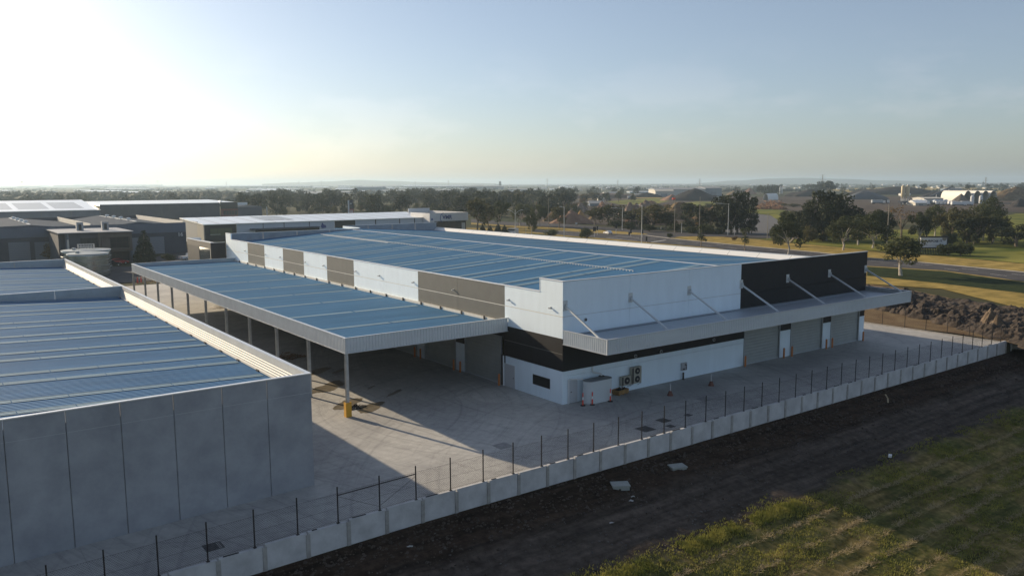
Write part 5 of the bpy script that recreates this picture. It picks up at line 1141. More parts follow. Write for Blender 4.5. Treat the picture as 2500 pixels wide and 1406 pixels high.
# entrance annex at the far corner of the main warehouse
an = thing('entrance_annex', 'low black entrance block with a white roof at the far end of the striped wall', 'annex', (-4, 97, 0))
P1, P2 = hy(485+29, 593.5, 96.3), hy(543, 593, 96.3)
slab_wall(an, 'wall', BBLACK, P1.x, -.01, 96.3, 96.6, 0, P1.z); slab_wall(an, 'wall', mat('annex_brown', (.10, .095, .085), .7), P1.x, P1.x+.3, 96.61, 112, P1.z-1.1, P1.z)
framed_x = slab_wall(an, 'window', GLASSG, P1.x+.1, P1.x+.25, 97.5, 104, .3, P1.z-1.12); slab_wall(an, 'wall', BBLACK, P1.x+.05, P1.x+.3, 104.05, 112, 0, P1.z-1.12); slab_wall(an, 'column', STEEL, P1.x, P1.x+.2, 96.62, 96.85, 0, P1.z-1.12)
slab_wall(an, 'wall', WHITE, P1.x+.31, -.01, 96.61, 96.9, P1.z-.5, P1.z+.02); slab_wall(an, 'roof', mat('annex_roof', (.8, .8, .8), .5), P1.x+.3, -.01, 96.9, 112, P1.z-.6, P1.z-.4); slab_wall(an, 'capping', CAP, P1.x-.05, P1.x+.35, 96.25, 112.2, P1.z, P1.z+.1); slab_wall(an, 'capping', CAP, P1.x, .0, 112, 112.3, P1.z-.6, P1.z+.1)
# far factories of the industrial plain: each a long low shed
FARW = mat('far_white_roof', (.85, .84, .80), .3, .5); FARG = mat('far_grey_wall', (.22, .24, .26), .8); FARB = mat('far_blue_wall', (.13, .19, .26), .7); FART = mat('far_teal_wall', (.07, .16, .12), .8); FARC = mat('far_cream_wall', (.50, .48, .42), .8)
def shed(px0, px1, py_base, py_top, wall, roof, label, dep=60, group=None, pitch=2.2):
    c = gp((px0+px1)/2, py_base); d = depth(c)/FPX; h = max(3.5, (py_base-py_top)*d); w = (px1-px0)*d; h0 = h-pitch if h > pitch+2 else h*.7
    rz = math.atan2(rt.y, rt.x); t = thing('shed', label, 'factory shed', c, rz, group)
    for i, (bx) in enumerate(((-w/2, w/2, 0, .4), (-w/2, w/2, dep-.4, dep))): q = MB(); q.box(*bx, 0, h0); local(q, 'wall', wall, t)
    for x in (-w/2, w/2-.4): q = MB(); q.box(x, x+.4, .41, dep-.41, 0, h0); local(q, 'wall', wall, t)
    q = MB(); q.prism([(-.8, h0), (dep/2, h), (dep+.8, h0), (dep+.8, h0-.2), (-.8, h0-.2)], -w/2-.5, w/2+.5, 'x'); local(q, 'roof', roof, t)
    n = max(1, int(w/26))
    for i in range(n): x = -w/2+w*(i+.3)/n; q = MB(); q.box(x, x+min(9, w/n*.4), -.06, 0, 0, h0*.55); local(q, 'roller_door', FARG if wall is not FARG else FARC, t)
    return t
G_ = 'far sheds of the industrial plain'
for i, (a, c, b_, t_, wl, rf, lb) in enumerate((
    (130, 392, 456, 451.5, FARG, FARW, 'longest thin white roof on the left horizon'), (278, 345, 459, 454.8, FARG, FARW, 'short pale roof under the longest horizon roof'), (252, 362, 465, 460, FARC, FARW, 'bright low roof left of the tall palm clump'),
    (200, 282, 471, 465.5, FARG, FARW, 'bright roof among the left trees'), (255, 405, 474, 468, FARG, FARW, 'long roof line above the green shed'), (390, 425, 476, 470, FARC, FARW, 'pale shed beside the pink-fronted block'), (425, 560, 482, 474, FART, FARW, 'green-walled factory in the middle distance'),
    (420, 460, 484, 475, mat('far_pink_wall', (.42, .28, .24), .8), FARW, 'pink-fronted block beside the green factory'),
    (560, 756, 459, 453.5, FARC, FARW, 'long bright roof under the left hill'), (600, 682, 467, 461.5, FARG, FARW, 'pale roof below the long bright one'), (636, 700, 468, 462.5, FARC, FARW, 'cream shed next to the pale roof'),
    (596, 643, 482, 468, FARC, FARW, 'white-walled shed before the tree belt'), (645, 705, 478, 468.5, FARB, FARB, 'blue-walled shed before the tree belt'), (705, 790, 477, 470, FARB, FARG, 'slate-blue shed beside the blue one'), (720, 860, 473, 467.5, FARG, FARG, 'dark flat factory under the blue roofs'),
    (826, 880, 457, 452.8, FARG, FARW, 'small bright roof under the hill crest'), (818, 864, 465, 460, FARC, FARW, 'cream roof left of the blue-grey block'), (866, 932, 468, 456, FARB, FARB, 'blue-grey box factory under the hill'), (930, 1050, 470, 464, FARG, FARG, 'long grey shed right of the blue-grey box'),
    (985, 1128, 460, 453.5, FARG, FARW, 'long pale roof near the horizon towers'), (1010, 1050, 472, 466, FARB, FARG, 'small slate shed by the wood'), (1060, 1100, 470, 463, FARG, FARG, 'low grey shed over the wood'), (1130, 1230, 463, 454, FARG, FARG, 'dim grey block at mid horizon'),
    (1150, 1180, 459, 452, FARC, FARG, 'small pale block at mid horizon'), (1240, 1290, 468, 461, FARB, FARG, 'small blue block beyond the wood'), (150, 200, 484, 478, FARC, FARW, 'white strip roof between left trees'), (176, 196, 484, 480, FARG, FARW, 'tiny bright roof between left trees'),
    (0, 28, 485, 478, FARG, FARW, 'pale roof at the left picture edge'), (40, 110, 489, 484, FARB, FARG, 'dull blue shed low at the left'), (330, 420, 492, 484, FARB, FARB, 'dull shed behind the dark factory'), (100, 160, 492, 484, FARB, FARG, 'flat blue roof behind the solar factory'), (480, 600, 490, 483, FARG, FARG, 'grey shed behind the dark factory'))):
    shed(a, c, b_, t_, wl, rf, lb, 70 if b_ < 475 else 45)
rnd = random.Random(21)
for i in range(64):
    b_ = rnd.uniform(453, 476); a = rnd.uniform(-60, 1650); w = rnd.uniform(14, 60)
    shed(a, a+w, b_, b_-rnd.uniform(2.0, 4.5), rnd.choice([FARG, FARC, FARB]), rnd.choice([FARW, FARG, FARW]), 'pale-roofed shed lost in the hazy industrial plain', 50, G_)
rnd = random.Random(22)
for i in range(130):
    b_ = rnd.uniform(451.5, 466); a = rnd.uniform(1150, 2520); w = rnd.uniform(4, 14); shed(a, a+w, b_, b_-rnd.uniform(2, 3.2), FARC, rnd.choice([FARW, FARG]), 'small pale house in the hazy suburb', 14, 'houses of the hazy suburb')
q = gp(1221, 459); d = depth(q)/FPX; t = thing('tower_block', 'lone tower block standing on the horizon', 'tower block', q, math.atan2(rt.y, rt.x)); m_ = MB(); m_.box(-2.6*d, 2.6*d, 0, 5*d, 0, 15*d); local(m_, 'wall', FARG, t); m_ = MB(); m_.box(-1.2*d, 1.2*d, 1*d, 3*d, 15*d, 16.5*d); local(m_, 'lift_house', FARG, t)
for i in range(6): m_ = MB(); m_.box(-2.3*d, 2.3*d, -.1*d, 0, (1.5+2.2*i)*d, (2.5+2.2*i)*d); local(m_, 'window', GLASSG, t)

# galvanised tanks
def big_tank(px, pyb, wpx, pytop, label, rail=False):
    p = gp(px, pyb); d = depth(p)/FPX; r_ = wpx*d/2; h = (pyb-pytop)*d*.97; t = thing('galvanised_tank', label, 'storage tank', p)
    q = MB(); prof = [];  n = int(h/.25)
    for i in range(n+1): prof.append((r_ + (.012 if i % 2 else 0), h*i/n))
    q.lathe(prof, k=48); local(q, 'shell', mat('galvanised_shell', (.36, .40, .41), .26, 1.0, var=.25, scale=.5), t, True)
    q = MB(); q.lathe([(r_+.06, h), (r_+.06, h+.08), (r_*.5, h+.25), (.1, h+.3)], k=48); local(q, 'lid', mat('tank_roof', (.27, .31, .33), .5, .5), t)
    q = MB(); q.lathe([(.4, h+.2), (.4, h+.6), (.46, h+.62), (.1, h+.7)], -r_*.5, -.4, 14); local(q, 'hatch', STEEL, t)
    for i in range(1, 4): q = MB(); q.lathe([(r_+.02, h*i/4-.04), (r_+.05, h*i/4), (r_+.02, h*i/4+.04)], k=48); local(q, 'hoop', STEEL, t)
    if rail:
        q = MB(); g = [(-1.6, -.9), (1.7, -.9), (1.7, .9), (-1.6, .9)]
        for (x0, y0), (x1, y1) in zip(g, g[1:]+g[:1]):
            for zz in (.55, 1.1): q.bar((x0, y0, h+.25+zz), (x1, y1, h+.25+zz), .07)
            m_ = 5 if abs(x1-x0) > 1 else 3
            for i in range(m_+1): x, y = x0+(x1-x0)*i/m_, y0+(y1-y0)*i/m_; q.bar((x, y, h), (x, y, h+1.4), .07)
        local(q, 'guard_rail', BWHITE, t)
big_tank(218, 674, 92, 617, 'galvanised round tank in front, streaked with light', False); big_tank(214, 664, 108, 609, 'galvanised round tank with a white railing, behind the other', True)
# ------------------------------------------------------------------ lamps, signals, signs
def pole(px, base, top, label, arm=None, name='street_lamp', w=.14, cat='street lamp', group=None, M=LAMPG):
    p = gp(px, base); h = (base-top)*depth(p)/FPX; t = thing(name, label, cat, p, math.atan2(rt.y, rt.x), group)
    q = MB(); q.tube([(0, 0, 0), (0, 0, h)], [w, w*.6], 7); local(q, 'pole', M, t)
    if arm == 'double':
        for s in (-1, 1):
            q = MB(); q.tube([(0, 0, h*.82), (s*1.2, 0, h*.93), (s*2.4, 0, h*.985)], .07, 6); local(q, 'arm', M, t); q = MB(); q.box(min(s*2.3, s*3.1), max(s*2.3, s*3.1), -.12, .12, h*.975, h*.99+.06); local(q, 'lamp_head', M, t)
    elif arm:
        q = MB(); q.tube([(0, 0, h*.97), (arm*.9, 0, h)], .06, 6); local(q, 'arm', M, t); q = MB(); q.box(min(arm*.5, arm*1.2), max(arm*.5, arm*1.2), -.12, .12, h-.02, h+.1); local(q, 'lamp_head', M, t)
    return t
pole(1258, 574, 512, 'double-armed street lamp beyond the white parapet', 'double'); pole(192, 616, 566, 'double-armed lamp leaning over the galvanised tanks', 'double'); pole(769, 566, 534, 'white double-armed lamp before the factory emblem', 'double')
pole(1377, 579, 505, 'street lamp beside the round clipped shrubs', -1.5); pole(1566, 594, 501, 'street lamp at the road crossing', -1.5); pole(1519, 562, 508, 'single-armed lamp beyond the traffic signals', -4); pole(1777, 574, 497, 'lamp with a long arm before the dark clump', -5)
BP = mat('weathered_pole', (.30, .27, .22), .85)
pole(1646, 581, 482, 'tall pole with a red drum at its top on the median nose', None, 'power_pole', .16, 'pole', None, BP); pole(1707, 573, 481, 'tall bare pole behind the young median tree', None, 'power_pole', .16, 'pole', None, BP); pole(1873, 584, 521, 'bare pole at the side road mouth', None, 'power_pole', .14, 'pole', None, BP); pole(2165, 602, 500, 'tall pale pole among the roadside gums', None, 'power_pole', .17, 'pole', None, BP); pole(1339, 556, 485, 'slender brown pole behind the left median', None, 'power_pole', .13, 'pole', None, BP); pole(1128, 520, 486, 'thin pole over the sign building', None, 'power_pole', .13, 'pole', None, BP)
pole(1262, 572, 528, 'thin post just right of the double lamp', None, 'post', .07, 'post'); pole(1284, 573, 553, 'short pale post left of the dark gum', None, 'post', .09, 'post'); pole(922, 512, 488, 'thin pole in the tree belt, left of its pair', None, 'power_pole', .12, 'pole', None, BP); pole(942, 512, 496, 'thin pole in the tree belt, right of its pair', None, 'power_pole', .12, 'pole', None, BP); pole(1664, 569, 544, 'white marker post across the crossing', None, 'post', .12, 'post'); pole(1793, 574, 552, 'thin sign post before the blue boards', None, 'post', .08, 'post'); pole(652, 527, 505, 'thick white vent pipe beside the dark factory', None, 'vent_pipe', .45, 'pipe', None, BWHITE)
p = gp(1644, 483+100); t = thing('drum_marker', 'red drum fixed to the top of the tall median pole', 'marker', hit(1642, 485, 2, 14.2)); t.location = gp(1646, 581)+Vector((0, 0, 14.0)); q = MB(); q.tube([(-1.3, 0, .2), (-.1, 0, .2)], .32, 12); local(q, 'drum', RED, t)
def signal(px, base, top, label, heads=1):
    p = gp(px, base); h = (base-top)*depth(p)/FPX; t = thing('traffic_signal', label, 'traffic light', p, math.atan2(rt.y, rt.x)); q = MB(); q.tube([(0, 0, 0), (0, 0, h)], .07, 6); local(q, 'pole', LAMPG, t)
    for i in range(heads):
        x = .55*(i-(heads-1)/2); q = MB(); q.box(x-.3, x+.3, -.22, -.08, h-1.5, h+.1); o = local(q, 'signal_head', BBLACK, t)
        for j in range(3): q = MB(); q.tube([(x, -.22, h-1.2+.5*j), (x, -.34, h-1.2+.5*j)], .17, 8); local(q, 'lens_hood', RUBBER, o)
signal(1451, 578, 555, 'twin traffic signal heads left on the median edge', 2); signal(1458, 574, 553, 'slim traffic signal behind the twin heads'); signal(1504, 573, 549, 'traffic signal at the middle of the left median'); signal(1540, 578, 560, 'traffic signal near the median tip'); signal(1568, 580, 561, 'traffic signal beside the crossing lamp'); signal(1578, 592, 578, 'low pedestrian signal at the crossing kerb'); signal(1536, 574, 567, 'short signal post at the median tip')
def board(px, base, ztop_px, zbot_px, wpx, label, M, frameM=BBLACK, name='sign_board', cat='sign'):
    p = gp(px, base); d = depth(p)/FPX; t = thing(name, label, cat, p, math.atan2(rt.y, rt.x)); zt, zb, w = (base-ztop_px)*d, (base-zbot_px)*d, wpx*d
    q = MB(); q.box(-w/2, w/2, -.1, .05, zb, zt); local(q, 'panel', M, t)
    for x in (-w*.38, w*.38): q = MB(); q.box(x-.07, x+.07, .06, .2, 0, zt); local(q, 'post', frameM, t)
    return t, w, zb, zt
BLUEB = mat('blue_board', (.05, .11, .25), .5)
board(1726, 567, 557, 566, 11, 'plain blue board at the foot of the dark trees', BLUEB); t, w, zb, zt = board(1828, 566, 547, 560.5, 9, 'tall board, blue above white, by the side road', BWHITE)
q = MB(); q.box(-w/2, w/2, -.13, -.1, zb+(zt-zb)*.55, zt); local(q, 'header', BLUEB, t)
board(1614, 562, 555, 559, 3, 'small white road sign on the far verge', BWHITE); board(1407, 551, 544, 547.5, 5, 'white road sign beyond the left median', BWHITE); board(1972, 576, 556, 563, 13, 'pale board low among the roadside trees', BWHITE); board(1752, 509, 480, 487.5, 5, 'white panel standing in the quarry', BWHITE)
# billboard
p = gp(2280, 621); d = depth(p)/FPX; bb = thing('billboard', 'white roadside billboard with navy lettering half hidden by a tree', 'billboard', p, math.atan2(rt.y, rt.x)-.06)
zt, zb = (621-580)*d, (621-604)*d; w0, w1 = -34*d, 28*d
q = MB(); q.box(w0, w1, -.2, .1, zb, zt); local(q, 'panel', BWHITE, bb)
q = MB(); q.box(w0-.2, w1+.3, -.35, .2, zt, zt+.35); q.box(w1, w1+.3, -.3, .15, zb, zt); q.box(w0-.2, w1+.3, -.28, .15, zb-.3, zb); local(q, 'frame', BBLACK, bb)
for i in range(16): x = w0+(w1-w0)*(i+.5)/16; q = MB(); q.box(x-.1, x+.1, -.1, .1, 0, zb-.3); local(q, 'slat', BBLACK, bb)
tx = text_mesh('PURPOSE IT.', 1.32, .02, mat('charcoal_letters', (.02, .03, .06), .6), 'lettering'); o = link('lettering', tx, bb, (-2.8*d, -.23, (621-591.2)*d)); o.rotation_euler = (R(90), 0, 0); s_ = 33*d/max(1e-3, max(v.co.x for v in tx.vertices)-min(v.co.x for v in tx.vertices))*1.32; o.scale = (s_, s_, s_)
q = MB(); q.box(-22*d, 9*d, -.22, -.2, (621-599.3)*d, (621-598.7)*d); local(q, 'small_print', mat('grey_print', (.35, .36, .38), .7), bb)
q = MB(); cx_, cz_ = 22*d, zt; 
q.prism([(cx_+5.5*d*math.cos(a), cz_-.02+8*d*math.sin(a)) for a in [math.pi+math.pi*i/14 for i in range(15)]], -.225, -.2, 'y'); local(q, 'brown_motif', mat('motif_brown', (.25, .22, .18), .7), bb)
# pylon sign over the white roof
p = gp(858, 527); d = depth(p)/FPX; t = thing('pylon_sign', 'tall dark service-station pylon sign with a red lower panel', 'pylon sign', p, math.atan2(rt.y, rt.x)); zt = (527-489)*d; w = 11*d
q = MB(); q.box(-w/2-.6, -w/2+.3, -.2, .2, 0, zt); local(q, 'mast', BWHITE, t); q = MB(); q.box(-w/2+.31, w/2, -.25, .25, zt*.44, zt); local(q, 'upper_panel', mat('pylon_navy', (.018, .022, .045), .4), t); q = MB(); q.box(-w/2+.31, w/2, -.25, .25, 0, zt*.437); local(q, 'lower_panel', mat('pylon_red', (.30, .035, .03), .5), t)
for i in range(3): q = MB(); q.box(-w*.3, w*.4, -.3, -.25, zt*(.16+.08*i), zt*(.20+.08*i)); local(q, 'price_strip', BWHITE, t)
q = MB()
for i in range(3): a = R(90+120*i); q.bar((.1*d, -.28, zt*.78), (.1*d+1.0*d*math.cos(a)*1.6, -.28, zt*.78+1.6*d*math.sin(a)), .5)
local(q, 'emblem', BWHITE, t)
# power-line pylons on the horizon
def pylon(px, pyb, pyt, label):
    p = gp(px, pyb); d = depth(p)/FPX; h = (pyb-pyt)*d; t = thing('power_pylon', label, 'pylon', p, math.atan2(rt.y, rt.x)); q = MB(); b_ = h*.09; w = max(.22, d*.22)
    lv = [(0, b_), (.35, b_*.55), (.62, b_*.26), (1, b_*.10)]
    for sx in (-1, 1):
        for sy in (-1, 1):
            for (z0, w0), (z1, w1) in zip(lv, lv[1:]): q.bar((sx*w0, sy*w0, z0*h), (sx*w1, sy*w1, z1*h), w)
    for sy in (-1, 1):
        for (z0, w0), (z1, w1) in zip(lv, lv[1:]): q.bar((-w0, sy*w0, z0*h), (w1, sy*w1, z1*h), w*.7); q.bar((w0, sy*w0, z0*h), (-w1, sy*w1, z1*h), w*.7)
    local(q, 'mast', mat('pylon_grey', (.2, .21, .22), .7), t)
    for zz, ww in ((.68, .22), (.82, .18), (.95, .13)): q = MB(); q.bar((-ww*h, 0, zz*h), (ww*h, 0, zz*h), w); q.bar((-ww*h, 0, zz*h), (0, 0, (zz+.05)*h), w*.7); q.bar((ww*h, 0, zz*h), (0, 0, (zz+.05)*h), w*.7); local(q, 'cross_arm', MATS['pylon_grey'], t)
for px, b_, t_, lb in ((1336, 458, 437, 'pylon above the middle of the roof ridge'), (1095, 457, 441, 'pylon near the lone tower block'), (1014, 456, 443, 'pylon on the mid-left horizon'), (1508, 458, 440, 'faint pylon left of the big quarry shed'), (1708, 460, 437, 'pylon rising behind the big quarry shed'), (2007, 466, 427, 'tallest pylon above the flat-topped trees'), (2405, 464, 433, 'pylon above the arched sheds'), (553, 456, 444, 'faint pylon on the left horizon'), (730, 455, 442, 'faint pylon left of the hazy hill'), (785, 455, 441, 'faint pylon below the hazy hill crest')): pylon(px, b_, t_, lb)
for px, b_, t_, lb in ((55, 466, 445.5, 'floodlight mast on the far left horizon'), (386, 462, 443.5, 'floodlight mast left of the hazy hill')):
    t = pole(px, b_, t_, lb, None, 'floodlight_mast', .5, 'mast'); q = MB(); p = gp(px, b_); h = (b_-t_)*depth(p)/FPX; q.box(-3.5, 3.5, -.4, .4, h, h+3); local(q, 'lamp_rack', LAMPG, t)
# ------------------------------------------------------------------ quarry yard across the highway
def mound_mesh(seed, sharp=1.0, rough=.18, n=22, m_=9):
    rnd = random.Random(seed); q = MB(); rings = []
    for j in range(m_+1):
        k = (1-j/m_)**.8; row = []
        for i in range(n):
            a = 6.283*i/n; e = 1+.28*noise.noise(Vector((math.cos(a)*1.2+seed*3, math.sin(a)*1.2, 2))); x, y = k*e*math.cos(a), k*e*math.sin(a)
            z = (1-k)**sharp; z += rough*noise.fractal(Vector((x*2.4, y*2.4, seed*1.7)), 1, 2, 4)*min(1, (1-k)*3); row.append((x, y, z-.03 if j else -.05))
        rings.append(row)
    for a, c in zip(rings, rings[1:]):
        for i in range(n): q.quad(a[i], a[(i+1) % n], c[(i+1) % n], c[i])
    q.quad(*rings[-1]); return q
MM = {}
def mound(px, base, top, wpx, M, label, group=None, sharp=.85, rough=.2, dep=.7, seed=None, name='soil_heap', cat='soil heap'):
    p = gp(px, base); d = depth(p)/FPX; sd = seed if seed is not None else TR.randint(0, 3); key = (sd, M.name, sharp, rough)
    if key not in MM: MM[key] = mound_mesh(sd, sharp, rough, 34, 14).mesh('soil_heap', M, smooth=True)
    o = link(name, MM[key], None, p, math.atan2(rt.y, rt.x)+(TR.uniform(-.4, .4) if dep > .5 else 0)); o.scale = (wpx*d/2, wpx*d/2*dep, (base-top)*d); tag(o, label, cat, group); return o
# dark spoil dumped in heaps beside the yard
HEAP = mat('heap_soil', (.022, .0165, .0125), .95, scale=1.1, col2=(.072, .053, .039), bump=1.0, bscale=2.6, detail=8)
HM = [mound_mesh(40+i, .7, .30, 40, 16).mesh('soil_heap', HEAP, smooth=True) for i in range(5)]
def heap_row(a, c, n, j, w, h, row):
    for i in range(n):
        k = (i+.5)/n; p = gp(a[0]+(c[0]-a[0])*k+TR.uniform(-j, j), a[1]+(c[1]-a[1])*k+TR.uniform(-j*.3, j*.3)); o = link('soil_heap', TR.choice(HM), None, p, TR.uniform(0, 6.28)); s_ = w*TR.uniform(.75, 1.3); o.scale = (s_, s_*TR.uniform(.7, 1.1), h*TR.uniform(.7, 1.25)); tag(o, 'dark brown soil heap in the '+row, 'soil heap', 'dark soil heaps beside the yard')
heap_row((2100, 705), (2560, 782), 16, 8, 3.0, 1.2, 'rearmost row against the grass'); heap_row((2112, 716), (2560, 796), 16, 8, 3.0, 1.3, 'second row from the grass'); heap_row((2118, 728), (2560, 810), 16, 8, 2.8, 1.4, 'row behind the middle heaps'); heap_row((2130, 740), (2560, 824), 15, 8, 2.8, 1.5, 'middle row of the dumped heaps'); heap_row((2160, 752), (2560, 836), 14, 8, 2.6, 1.4, 'row behind the front heaps'); heap_row((2235, 768), (2560, 848), 11, 8, 2.4, 1.2, 'front row nearest the side fence')
o = mound(2416, 801, 748, 60, mat('heap_light', (.10, .07, .045), .95, scale=.8, col2=(.19, .14, .09), bump=.8, bscale=3), 'lighter brown soil heap at the front of the dark heaps, left one', None, .8, .14, .8, 2); o = mound(2432, 812, 766, 52, MATS['heap_light'], 'lighter brown soil heap at the front of the dark heaps, right one', None, .8, .14, .8, 1)
# named stockpiles
mound(1395, 545, 512, 110, CLAY, 'broad pink-brown soil bank at the left of the quarry', dep=.5); mound(1352, 540, 515, 60, BARE, 'brown heap beside the slender pole'); mound(1415, 522, 494, 70, RUBBLE, 'grey-brown rubble heap below the flat sheds'); mound(1375, 530, 506, 66, BLACKM, 'dark heap behind the roadside gums')
mound(1418, 540, 511, 44, SANDY, 'steep sandy-orange pile behind the dull trees', None, 1.0, .08); mound(1455, 536, 514, 44, BARE, 'brown cone beside the sandy pile', None, .9, .1); mound(1495, 528, 495, 60, RUBBLE, 'pinkish rubble heap right of the sandy pile'); mound(1470, 516, 490, 40, CLAY, 'red-tinged heap at the back of the rubble'); mound(1540, 530, 494, 70, RUBBLE, 'bright rubble ridge catching the sun', None, .7, .4); mound(1575, 522, 488, 60, RUBBLE, 'upper end of the sunlit rubble ridge', None, .7, .4); mound(1550, 548, 512, 64, CLAY, 'smooth pink soil bank under the rubble ridge', None, .8, .1); mound(1590, 512, 489, 56, CLAY, 'reddish heap behind the rubble ridge', None, .7, .2)
mound(1660, 535, 492, 150, BARE, 'long scrubby spoil bank left of the tall dark clump', None, .6, .22, .5); mound(1740, 540, 500, 110, BARE, 'scrubby spoil bank at the foot of the tall dark clump', None, .6, .22, .5)
mound(1695, 490, 459, 118, BLACKM, 'great smooth black stockpile before the big shed', None, .55, .04, .6, 0); mound(1640, 490, 474, 60, CLAY, 'red-brown toe of the great black stockpile', None, .9, .05); mound(1745, 489, 476, 90, BLACKM, 'flat dark bank right of the great stockpile', None, .6, .1, .4); mound(1580, 482, 470, 70, BLACKM, 'long dark bank under the cream sheds', None, .5, .1, .4); mound(1830, 474, 458, 44, CLAY, 'pink cone behind the white tent', None, .9, .05); mound(1800, 476, 461, 60, BARE, 'brown heap left of the pink cone', None, .8, .1)
mound(1980, 480, 462, 120, BLACKM, 'long dark spoil hill above the roadside clump', None, .5, .08, .4); mound(2110, 487, 465, 110, mat('slate_fines', (.09, .10, .11), .95, var=.15, scale=.1), 'slate-grey stockpile behind the silo yard', None, .6, .06, .5); mound(2190, 475, 455, 220, BLACKM, 'wide dark spoil ridge behind the silos', None, .45, .08, .4); mound(2345, 497, 472, 62, mat('gravel_pile', (.15, .125, .10), .95, var=.15, scale=.3), 'brown gravel cone against the arched sheds', None, .9, .04); mound(2290, 482, 466, 90, BLACKM, 'dark bank under the conveyor', None, .5, .1, .4); mound(2480, 490, 455, 150, BARE, 'broad brown hill at the right edge of the quarry', None, .6, .1, .4); mound(2490, 505, 484, 60, BLACKM, 'dark heap at the right edge below the brown hill', None, .8, .1)
mound(1470, 484, 471, 150, mat('brown_bank', (.15, .10, .075), .95, var=.15, scale=.1), 'long level brown bank behind the quarry', None, .25, .05, .3)
q_ = shed(1600, 1722, 480, 459, BCREAM, FARG, 'big pale-green industrial shed behind the great stockpile, long side', 60); shed(1722, 1762, 479, 456, mat('far_grey_blue', (.28, .31, .33), .8), FARG, 'grey gable end of the big industrial shed', 60); shed(1600, 1645, 481, 463, FARC, FARC, 'cream block in front of the big industrial shed', 20); shed(1484, 1510, 478, 468, FARC, FARG, 'small pale block before the dark bank', 15); shed(1460, 1475, 490, 483, FARC, FARW, 'cream site hut with a bright tank', 10); shed(1440, 1475, 503, 491, FARB, FARG, 'flat grey-blue shed behind the rubble', 18); shed(1364, 1390, 500, 492, FARC, FARW, 'flat white-roofed shed behind the heaps', 16); shed(1550, 1575, 480, 473, FARC, FARG, 'pale open shed in the dark yard', 12); shed(2256, 2302, 497, 482, BCREAM, BCREAM, 'cream flat-fronted plant building right of the silos', 22, None, 1); shed(2310, 2348, 474, 459.5, FARB, FARG, 'grey hopper house above the arched sheds', 18, None, 1); shed(2235, 2262, 502, 489, FARC, FARW, 'pale low store beside the silos', 14); shed(2200, 2222, 478, 476, FARW, FARW, 'white canopy behind the silos', 8)
# arched fabric sheds
def arch_shed(px, base, top, wpx, dep, label, rz=0., M=None, wall=0.):
    p = gp(px, base); d = depth(p)/FPX; r_ = wpx*d/2; h = (base-top)*d; M = M or mat('fabric_white', (.62, .60, .55), .6); t = thing('arched_shed', label, 'arched shed', p, math.atan2(rt.y, rt.x)+rz); n = 16; hw = wall*h; q = MB()
    arc = [(-r_, 0)]+[(-r_*math.cos(math.pi*i/n), hw+(h-hw)*math.sin(math.pi*i/n)) for i in range(n+1)]+[(r_, 0)]; inn = [(x*.95, z*.97) for x, z in arc]
    for (a, c), (a2, c2) in zip(zip(arc, arc[1:]), zip(inn, inn[1:])):
        q.quad((a[0], 0, a[1]), (c[0], 0, c[1]), (c[0], dep, c[1]), (a[0], dep, a[1])); q.quad((a2[0], 0, a2[1]), (c2[0], 0, c2[1]), (c2[0], dep, c2[1]), (a2[0], dep, a2[1])); q.quad((a[0], 0, a[1]), (c[0], 0, c[1]), (c2[0], 0, c2[1]), (a2[0], 0, a2[1]))
    local(q, 'cover', M, t); q = MB(); q.prism([(x*.94, z*.96) for x, z in arc], dep-.4, dep-.1, 'y'); local(q, 'end_wall', mat('fabric_grey', (.33, .35, .38), .7), t); return t
for i, (px, lb) in enumerate(((2362, 'leftmost arched shed, closed by the gravel cone'), (2385, 'second arched shed, open dark vault'), (2405, 'third arched shed, open dark vault'), (2424, 'last arched shed, half hidden by a tree'))): arch_shed(px, 497, 466, 19, 40, lb, wall=.35)
for px, lb in ((2373, 'white round pier between the second arched shed pair'), (2394, 'white round pier left of the third arched shed')): p = gp(px, 498); d = depth(p)/FPX; t = thing('silo', lb, 'silo', p); q = MB(); q.lathe([(4.3*d, 0), (4.3*d, 18*d), (3*d, 19.5*d)], k=14); local(q, 'shell', BWHITE, t); q = MB(); q.lathe([(1*d, 19.4*d), (1*d, 20.4*d)], k=8); local(q, 'cap', CAP, t)
q = MB(); p = gp(2345, 480); d = depth(p)/FPX
arch_shed(1869, 489, 473, 13, 26, 'white arched tent open towards the timber pile', -.75, mat('fabric_bright', (.8, .79, .74), .5)); arch_shed(2215+400, 497, 480, 10, 10, 'arched tent past the right edge')
# pair of cream silos on a steel frame
for px, lb in ((2203, 'cream cement silo, left of the pair'), (2214, 'cream cement silo, right of the pair')):
    p = gp(px, 499); d = depth(p)/FPX; t = thing('silo', lb, 'silo', p); r_ = 4.6*d; q = MB(); q.lathe([(r_*.25, 14*d), (r_, 20*d), (r_, 43*d), (r_*.7, 45*d), (r_*.2, 45.6*d)], k=18); local(q, 'shell', mat('silo_cream', (.52, .44, .28), .6), t, True)
    for i in range(4): a = .785+1.571*i; q = MB(); q.bar((r_*.8*math.cos(a), r_*.8*math.sin(a), 0), (r_*.8*math.cos(a), r_*.8*math.sin(a), 20*d), .35); local(q, 'leg', LAMPG, t)
    q = MB(); q.lathe([(r_*.3, 45.5*d), (r_*.3, 48*d)], k=8); local(q, 'filter', CAP, t)
t = thing('plant_frame', 'dark loading frame under the cream silos', 'loading frame', gp(2205, 501)); d = depth(t.location)/FPX
for b_ in ((-14, 10, -6, 6, 6, 10), (-10, -7, -2, 2, 0, 6), (5, 8, -2, 2, 0, 6)): q = MB(); q.box(*[v*d for v in b_]); local(q, 'hopper', BDARK, t)
a, c = gp(2270, 486), gp(2320, 484); t = thing('conveyor', 'long inclined conveyor right of the silos', 'conveyor', a); q = MB(); v = c-a; q.bar((0, 0, 3), (v.x, v.y, 13), 2.0, 1.2); local(q, 'belt', BDARK, t); 
